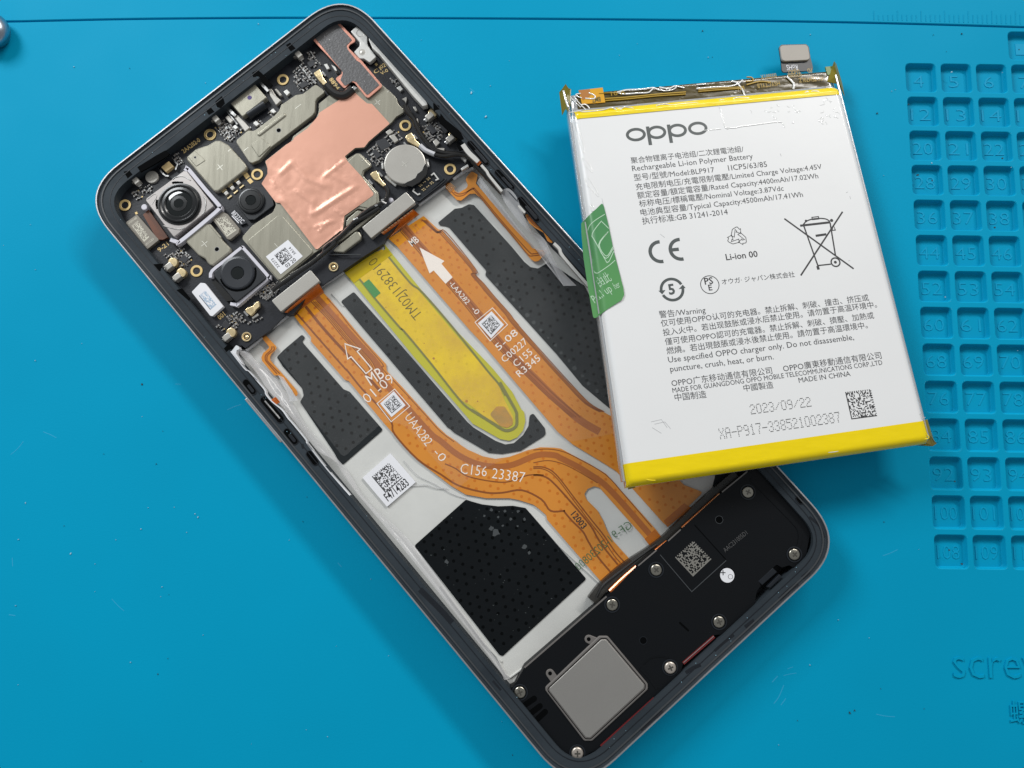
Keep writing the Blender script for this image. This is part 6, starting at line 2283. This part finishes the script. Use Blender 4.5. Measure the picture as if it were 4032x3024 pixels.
ear('g7', [(10, 500), (60, 440), (120, 355), (170, 430), (215, 445), (200, 720), (170, 840), (120, 790), (60, 900)], [-2.2, -1.2, -.3, -.9, -1.4, -1.5, -1.2, -1.9, -3])
ear('e5', [(1670, 500), (1690, 445), (1715, 475), (1790, 720), (1820, 880), (1750, 730), (1600, 700)], [-1.4, -.6, -1.2, -1.6, -1.2, -1.4, -1.6])
ear('h1', [(1035, 205), (1075, 215), (1085, 380), (1112, 470), (1035, 490), (1015, 400)], [-1.6, -1.2, -1.6, -2.4, -2.8, -2.4])
ear('g9', [(1600, 200), (1665, 190), (1760, 500), (1800, 540), (1740, 580), (1640, 545), (1690, 465), (1640, 380)], [-1, -1.2, -2, -2.6, -2.6, -2.2, -1.0, -1.0])
crease('g7', [(95, 435), (115, 520), (140, 620), (175, 715)], .2, 'white_glint', -.9, bat, 'tape_crease_and_glint')
bprism('tape_underside', 'g9', [(1640, 545), (1750, 500), (1740, 575), (1500, 565), (1230, 570), (1300, 540)], 'amber_clear', -4.2, -3.4)

# connector tab
ct = bpy.data.objects
zc0 = -2.0
mb = MB()
mb.prism(fillet(ccw(BP('e5', [(1000, 275), (1030, 240), (1345, 232), (1375, 270), (1395, 400), (1420, 500), (1430, 560), (1040, 585), (1030, 470)], zc0)), .7), zc0 - .3, zc0)
tab = obj('connector_tab', mb, 'btab_black', bat)
mb = MB()
mb.prism(fillet(ccw(BP('e5', [(1012, 248), (1362, 236), (1394, 428), (1040, 445)], zc0 + .5)), 1.0, 6), zc0 - .1, zc0 + .5, .12)
obj('connector_plate', mb, mat('tab_steel', (.36, .335, .30, 1), .6, .15, var=.04, scale=20), tab)
mb = MB()
text(mb, 'RoHS', *BP('e5', [(1228, 486), (1090, 492)], zc0 + .02), zc0 + .02, h=1.35)
obj('printed_text', mb, 'paper', tab, smooth=0)

# green pull tab folded over the left side
n_ = 14
edge_l = smooth_path([(75, 262), (48, 275), (45, 420), (75, 740), (120, 1050), (165, 1330), (205, 1555)], 3)
edge_r = smooth_path([(300, 68), (325, 100), (370, 320), (440, 660), (500, 900), (560, 1130), (585, 1270), (560, 1340), (400, 1440), (215, 1555)], 3)
mb = MB()
pg = [(75, 262), (120, 225), (215, 150), (302, 65), (325, 120), (385, 360), (450, 690), (520, 960), (578, 1180), (588, 1265), (560, 1330), (380, 1445), (205, 1555), (165, 1330), (118, 1050), (72, 740), (45, 420), (42, 285)]
k8 = 667 / 2212 / (300 / 995)


def B8(pts, h=.12):
    return BP('g8', [(x / k8, y / k8) for x, y in pts], h)


def tabz(x, y):
    """local drop of the tab where it bends down over the left side"""
    a, b_ = Vector(BC[0]), Vector(BC[3])
    d = (b_ - a).normalized()
    nrm = Vector((-d.y, d.x))
    if nrm.dot(Vector(BC[1]) - a) < 0:
        nrm = -nrm
    w = (Vector((x, y)) - a).dot(nrm)
    return .16 - drop(max(w, -.2) + .2, 2.0) * .8 + .04 * max(0, w - 2)


pl2 = fillet(ccw(B8(pg)), .5)
xs = [q[0] for q in pl2]
ys = [q[1] for q in pl2]
dense = []
for i in range(len(pl2)):
    a, b_ = Vector(pl2[i]), Vector(pl2[(i + 1) % len(pl2)])
    k = max(1, int((b_ - a).length / .5))
    dense += [tuple(a.lerp(b_, j / k)) for j in range(k)]
inner = []
x = min(xs)
while x < max(xs):
    y = min(ys)
    while y < max(ys):
        if inside((x, y), pl2) and edge_dist((x, y), pl2) > .2:
            inner.append((x, y))
        y += .6
    x += .35
res = delaunay_2d_cdt([Vector(q) for q in dense + inner], [(i, (i + 1) % len(dense)) for i in range(len(dense))], [], 1, 1e-5)
mb = MB()
mb.v = [(q.x, q.y, tabz(q.x, q.y)) for q in res[0]]
for f in res[2]:
    va, vb, vc = (Vector(mb.v[i]) for i in f[:3])
    mb.f.append(tuple(f) if (vb - va).cross(vc - va).z > 0 else tuple(f)[::-1])
pull = obj('pull_tab', mb, 'pull', bat, smooth=60)


def tab_line(pts, w, closed=False):
    m = MB()
    P = smooth_path(B8(pts), 4, closed)
    m.ribbon(P, w, 0, 0, closed)
    m.v = [(x, y, tabz(x, y) + .03) for x, y, z in m.v]
    return m


m0 = MB()
for pts in ([(335, 215), (250, 265), (160, 330), (128, 380), (122, 460), (150, 640), (190, 860), (205, 930), (240, 970), (290, 950), (400, 875), (468, 815)], [(385, 400), (300, 315), (280, 315), (190, 430), (175, 480), (190, 520), (345, 815), (370, 838), (395, 820), (450, 700)], [(375, 450), (265, 610), (355, 760), (440, 640)], [(380, 440), (255, 610), (350, 790), (445, 660)]):
    t_ = tab_line(pts, .16)
    b0 = len(m0.v)
    m0.v += t_.v
    m0.f += [tuple(i + b0 for i in f) for f in t_.f]
obj('printed_outline', m0, 'pull_line', pull, smooth=0)
mb = MB()
text(mb, '由此', *B8([(275, 1150), (430, 1070)]), 0, h=1.75)
text(mb, 'Pull up', *B8([(222, 1345), (440, 1215)]), 0, h=1.75)
text(mb, 'her', *B8([(475, 1195), (545, 1160)]), 0, h=1.5)
mb.v = [(x, y, tabz(x, y) + .035) for x, y, z in mb.v]
obj('printed_text', mb, 'pull_line', pull, smooth=0)
mb = MB()
mb.prism(ccw(B8([(300, 0), (325, 100), (390, 360), (450, 660), (540, 1000), (590, 1240), (575, 1190), (500, 900), (430, 620), (365, 330)])), -.02, .05)
obj('tab_edge_shadow', mb, mat('grey_tab_shadow', rgb(168, 172, 172), .35), bat, smooth=0)  # shadow beside the lifted tab, painted as a grey sliver

# ------------------------------------------------------------------ everything printed on the label
HP = .022


def print_lines(rows, crop, m, weight=0.0):
    mb = MB()
    for r_ in rows:
        s_, A, B = r_[:3]
        text(mb, s_, *BP(crop, [A, B], HP), HP, weight=weight, h=r_[3] if len(r_) > 3 else None)
    return obj('printed_text', mb, m, lab, smooth=0)


print_lines([
    ('聚合物锂离子电池组/二次鋰電池組/', (88, 473), (1178, 358)),
    ('Rechargeable Li-ion Polymer Battery', (100, 550), (1268, 428)),
    ('型号/型號/Model:BLP917', (118, 640), (895, 560)),
    ('1ICP5/63/85', (1030, 545), (1405, 507)),
    ('充电限制电压/充電限制電壓/Limited Charge Voltage:4.45V', (135, 730), (1935, 528)),
    ('额定容量/額定電容量/Rated Capacity:4400mAh/17.02Wh', (150, 812), (1900, 618)),
    ('标称电压/標稱電壓/Nominal Voltage:3.87Vdc', (168, 893), (1565, 738)),
    ('电池典型容量/Typical Capacity:4500mAh/17.41Wh', (182, 978), (1752, 798)),
    ('执行标准:GB 31241-2014', (198, 1062), (1025, 968)),
    ('オウガ· ジャパン株式会社', (968, 1645), (1672, 1570)),
], 'h4', 'ink_soft')
print_lines([('Li-ion 00', (1008, 1412), (1315, 1378))], 'h4', 'ink', .012)
print_lines([
    ('警告/Warning', (105, 222), (508, 178)),
    ('仅可使用OPPO认可的充电器。禁止拆解、刺破、撞击、挤压或', (120, 298), (1930, 70)),
    ('投入火中。若出现鼓胀或浸水后禁止使用。请勿置于高温环境中。', (138, 378), (2000, 130)),
    ('僅可使用OPPO認可的充電器。禁止拆解、刺破、擠壓、加熱或', (155, 458), (1975, 225)),
    ('燃燒。若出現鼓脹或浸水後禁止使用。請勿置于高温環境中。', (170, 538), (1920, 310)),
    ('Use specified OPPO charger only. Do not disassemble,', (183, 615), (1800, 415)),
    ('puncture, crush, heat, or burn.', (200, 695), (1100, 585)),
    ('OPPO广东移动通信有限公司', (212, 820), (1088, 708)),
    ('OPPO廣東移動通信有限公司', (1185, 692), (2040, 575)),
    ('MADE FOR GUANGDONG OPPO MOBILE TELECOMMUNICATIONS CORP.,LTD', (220, 878), (2048, 632), 1.0),
    ('中国制造', (240, 945), (515, 915)),
    ('中國製造', (840, 862), (1098, 832)),
    ('MADE IN CHINA', (1320, 790), (1770, 730)),
], 'h5', 'ink_soft')


def uv_scale(crop, p):
    a, b_ = BP(crop, [p, (p[0] + 10, p[1])], HP)
    return (Vector(b_) - Vector(a)).length / 10


def tdir(crop, A, B):
    a, b_ = BP(crop, [A, B], HP)
    d = Vector(b_) - Vector(a)
    return d.normalized()


DX = tdir('h4', (150, 812), (1900, 618))
DY = Vector((-DX.y, DX.x))


def ellip(mb, c, rx, ry, w, a0=0, a1=2 * math.pi, n=40, z=HP):
    """ring stroke with the text's own axes"""
    full = a1 - a0 > 6.28
    P = []
    for i in range(n if full else n + 1):
        a = a0 + (a1 - a0) * i / n
        q = Vector(c) + DX * rx * math.cos(a) + DY * ry * math.sin(a)
        P.append(tuple(q))
    mb.ribbon(P, w, z - .01, z, closed=full)


# maker's logo: four round letters
mb = MB()
ks = uv_scale('e4', (1500, 1150))
for c, rx, ry in (((1118, 1200), 106, 71), ((1378, 1172), 100, 71), ((1636, 1148), 100, 71), ((1888, 1122), 104, 71)):
    ellip(mb, BP('e4', [c], HP)[0], rx * ks, ry * ks, 36 * ks)
for a, b_ in (((1262, 1100), (1300, 1330)), ((1522, 1076), (1560, 1303))):
    mb.ribbon(BP('e4', [a, b_], HP), 42 * ks, HP - .01, HP + .003)
obj('printed_logo', mb, 'ink_logo', lab, smooth=0)
# CE mark
mb = MB()
k6 = uv_scale('e6', (1200, 900))
for c in ((1108, 919), (1358, 889)):
    ellip(mb, BP('e6', [c], HP)[0], 128 * k6, 128 * k6, 43 * k6, R(84), R(276), 26)
mb.ribbon(BP('e6', [(1240, 898), (1336, 888)], HP), 43 * k6, HP - .01, HP + .002)
obj('printed_mark', mb, 'ink_logo', lab, smooth=0)
# PSE ring
mb = MB()
ellip(mb, BP('e6', [(1722, 1330)], HP)[0], 114 * k6, 114 * k6, 9 * k6)
text(mb, 'PS', *BP('e6', [(1662, 1328), (1768, 1315)], HP), HP, weight=.015)
text(mb, 'E', *BP('e6', [(1712, 1402), (1756, 1397)], HP), HP, weight=.015)
obj('printed_mark', mb, 'ink', lab, smooth=0)
# ring of two arrows with a 5
mb = MB()
c = BP('e6', [(1252, 1390)], HP)[0]
ellip(mb, c, 134 * k6, 134 * k6, 34 * k6, R(22), R(178), 22)
ellip(mb, c, 134 * k6, 134 * k6, 34 * k6, R(204), R(360), 22)
for pts in ([(1083, 1405), (1170, 1397), (1130, 1450)], [(1385, 1330), (1335, 1385), (1420, 1370)]):
    mb.prism(ccw(BP('e6', pts, HP)), HP - .01, HP + .003)
text(mb, '5', *BP('e6', [(1218, 1452), (1296, 1442)], HP), HP, h=126 * k6, weight=.03)
obj('printed_mark', mb, 'ink_logo', lab, smooth=0)
# three chasing arrows, outlined
mb = MB()
cc = Vector(BP('e6', [(2060, 735)], HP)[0])
for j in range(3):
    a = -j * 2 * math.pi / 3
    base = [(-34, -12), (-70, 8), (-38, 88), (12, 112), (30, 112), (52, 78), (66, 86), (56, 24), (0, 50), (14, 58), (-4, 84)]
    P = []
    for x, y in base:
        x, y = x * 1.02, y * 1.02 + 14
        P.append(tuple(cc + (DX * (x * math.cos(a) - y * math.sin(a)) + DY * (x * math.sin(a) + y * math.cos(a))) * k6))
    mb.ribbon(P, 8 * k6, HP - .01, HP, closed=True)
obj('printed_mark', mb, 'ink', lab, smooth=0)
# crossed-out wheeled bin
mb = MB()
k8b = uv_scale('e8', (1000, 800))


def st8(pts, w, closed=False):
    mb.ribbon(BP('e8', pts, HP), w * k8b, HP - .01, HP + rnd.random() * .002, closed)


rnd = random.Random(2)
st8([(595, 508), (1458, 1132)], 19)
st8([(1320, 422), (800, 1215)], 19)
st8([(838, 600), (1015, 1100)], 17)
st8([(1165, 560), (1232, 970)], 17)
st8([(792, 596), (1168, 553)], 27)
mb.ribbon(smooth_path(BP('e8', [(828, 585), (870, 540), (940, 515), (1030, 505), (1110, 512), (1160, 540)], HP), 4), 15 * k8b, HP - .01, HP + .001)
st8([(938, 492), (1020, 482), (1026, 512), (945, 521)], 11, True)
st8([(985, 722), (1118, 702)], 28)
st8([(1012, 1092), (1175, 1074)], 16)
st8([(1008, 1098), (1022, 1142)], 32)
st8([(1208, 592), (1230, 650), (1188, 655)], 12, True)
ellip(mb, BP('e8', [(1232, 1050)], HP)[0], 54 * k8b, 54 * k8b, 17 * k8b, n=28)
for c, r in (((1230, 1050), 18), ((1184, 530), 20), ((866, 536), 16)):
    mb.disc(BP('e8', [c], HP)[0], r * k8b, HP - .01, HP + .004, 14)
obj('printed_mark', mb, 'ink', lab, smooth=0)
# dotted ink-jet date and serial
F57 = {'0': '01110 10001 10001 10001 10001 10001 01110', '1': '00100 01100 00100 00100 00100 00100 01110', '2': '01110 10001 00001 00110 01000 10000 11111', '3': '01110 10001 00001 00110 00001 10001 01110',
       '5': '11111 10000 11110 00001 00001 10001 01110', '7': '11111 00001 00010 00010 00100 00100 00100', '8': '01110 10001 10001 01110 10001 10001 01110', '9': '01110 10001 10001 01111 00001 00001 01110',
       '/': '00000 00001 00010 00100 01000 10000 00000', '-': '00000 00000 00000 11111 00000 00000 00000', 'X': '10001 10001 01010 00100 01010 10001 10001', 'A': '01110 10001 10001 11111 10001 10001 10001', 'P': '11110 10001 10001 11110 10000 10000 10000'}
mb = MB()
for s_, A, B, hh in (('2023/09/22', (900, 1062), (1430, 992), 76), ('XA-P917-338521002387', (632, 1278), (1685, 1128), 84)):
    a, b_ = (Vector(q) for q in BP('h5', [A, B], HP))
    d = (b_ - a)
    L = d.length
    d.normalize()
    up = Vector((-d.y, d.x))
    pitch = L / (len(s_) * 6 - 1)
    vy = hh * uv_scale('h5', A) / 6
    for i, ch in enumerate(s_):
        for r_, row in enumerate(F57[ch].split()):
            for c_, bit in enumerate(row):
                if bit == '1':
                    q = a + d * (i * 6 + c_ + .5) * pitch + up * (6 - r_) * vy
                    rr2 = .105
                    mb.face([(q.x + rr2 * math.cos(k * math.pi / 3), q.y + rr2 * math.sin(k * math.pi / 3), HP) for k in range(6)])
obj('printed_text', mb, 'ink', lab, smooth=0)
mb = MB()
dot_code(mb, BP('h5', [(1775, 1110), (2000, 1080), (1945, 845), (1720, 870)], HP), 24, HP, 52, .45)
obj('code_print', mb, 'ink', lab, smooth=0)
# small scuffs on the label
mb = MB()
for crop, pts in (('h5', [(30, 1130), (120, 1110), (170, 1180)]), ('h5', [(60, 1150), (150, 1130), (200, 1190)]), ('h5', [(40, 1180), (120, 1230)]), ('e6', [(1105, 700), (1160, 742)]), ('e8', [(1365, 185), (1385, 175)]), ('e8', [(1410, 230), (1420, 262)]), ('e8', [(1390, 1035), (1415, 1028)]), ('h4', [(1530, 380), (1538, 405)]), ('g9', [(1560, 100), (1600, 170)]), ('g9', [(1580, 160), (1640, 160)])):
    mb.ribbon(BP(crop, pts, HP), .09, .0, .018)
obj('scuff_marks', mb, mat('grey_scuff', rgb(176, 176, 178), .6), lab, smooth=0, kind='stuff')

# helper lettering object is no longer needed
bpy.data.objects.remove(_to)
bpy.data.curves.remove(_tc)
SC.cycles.use_denoising = True
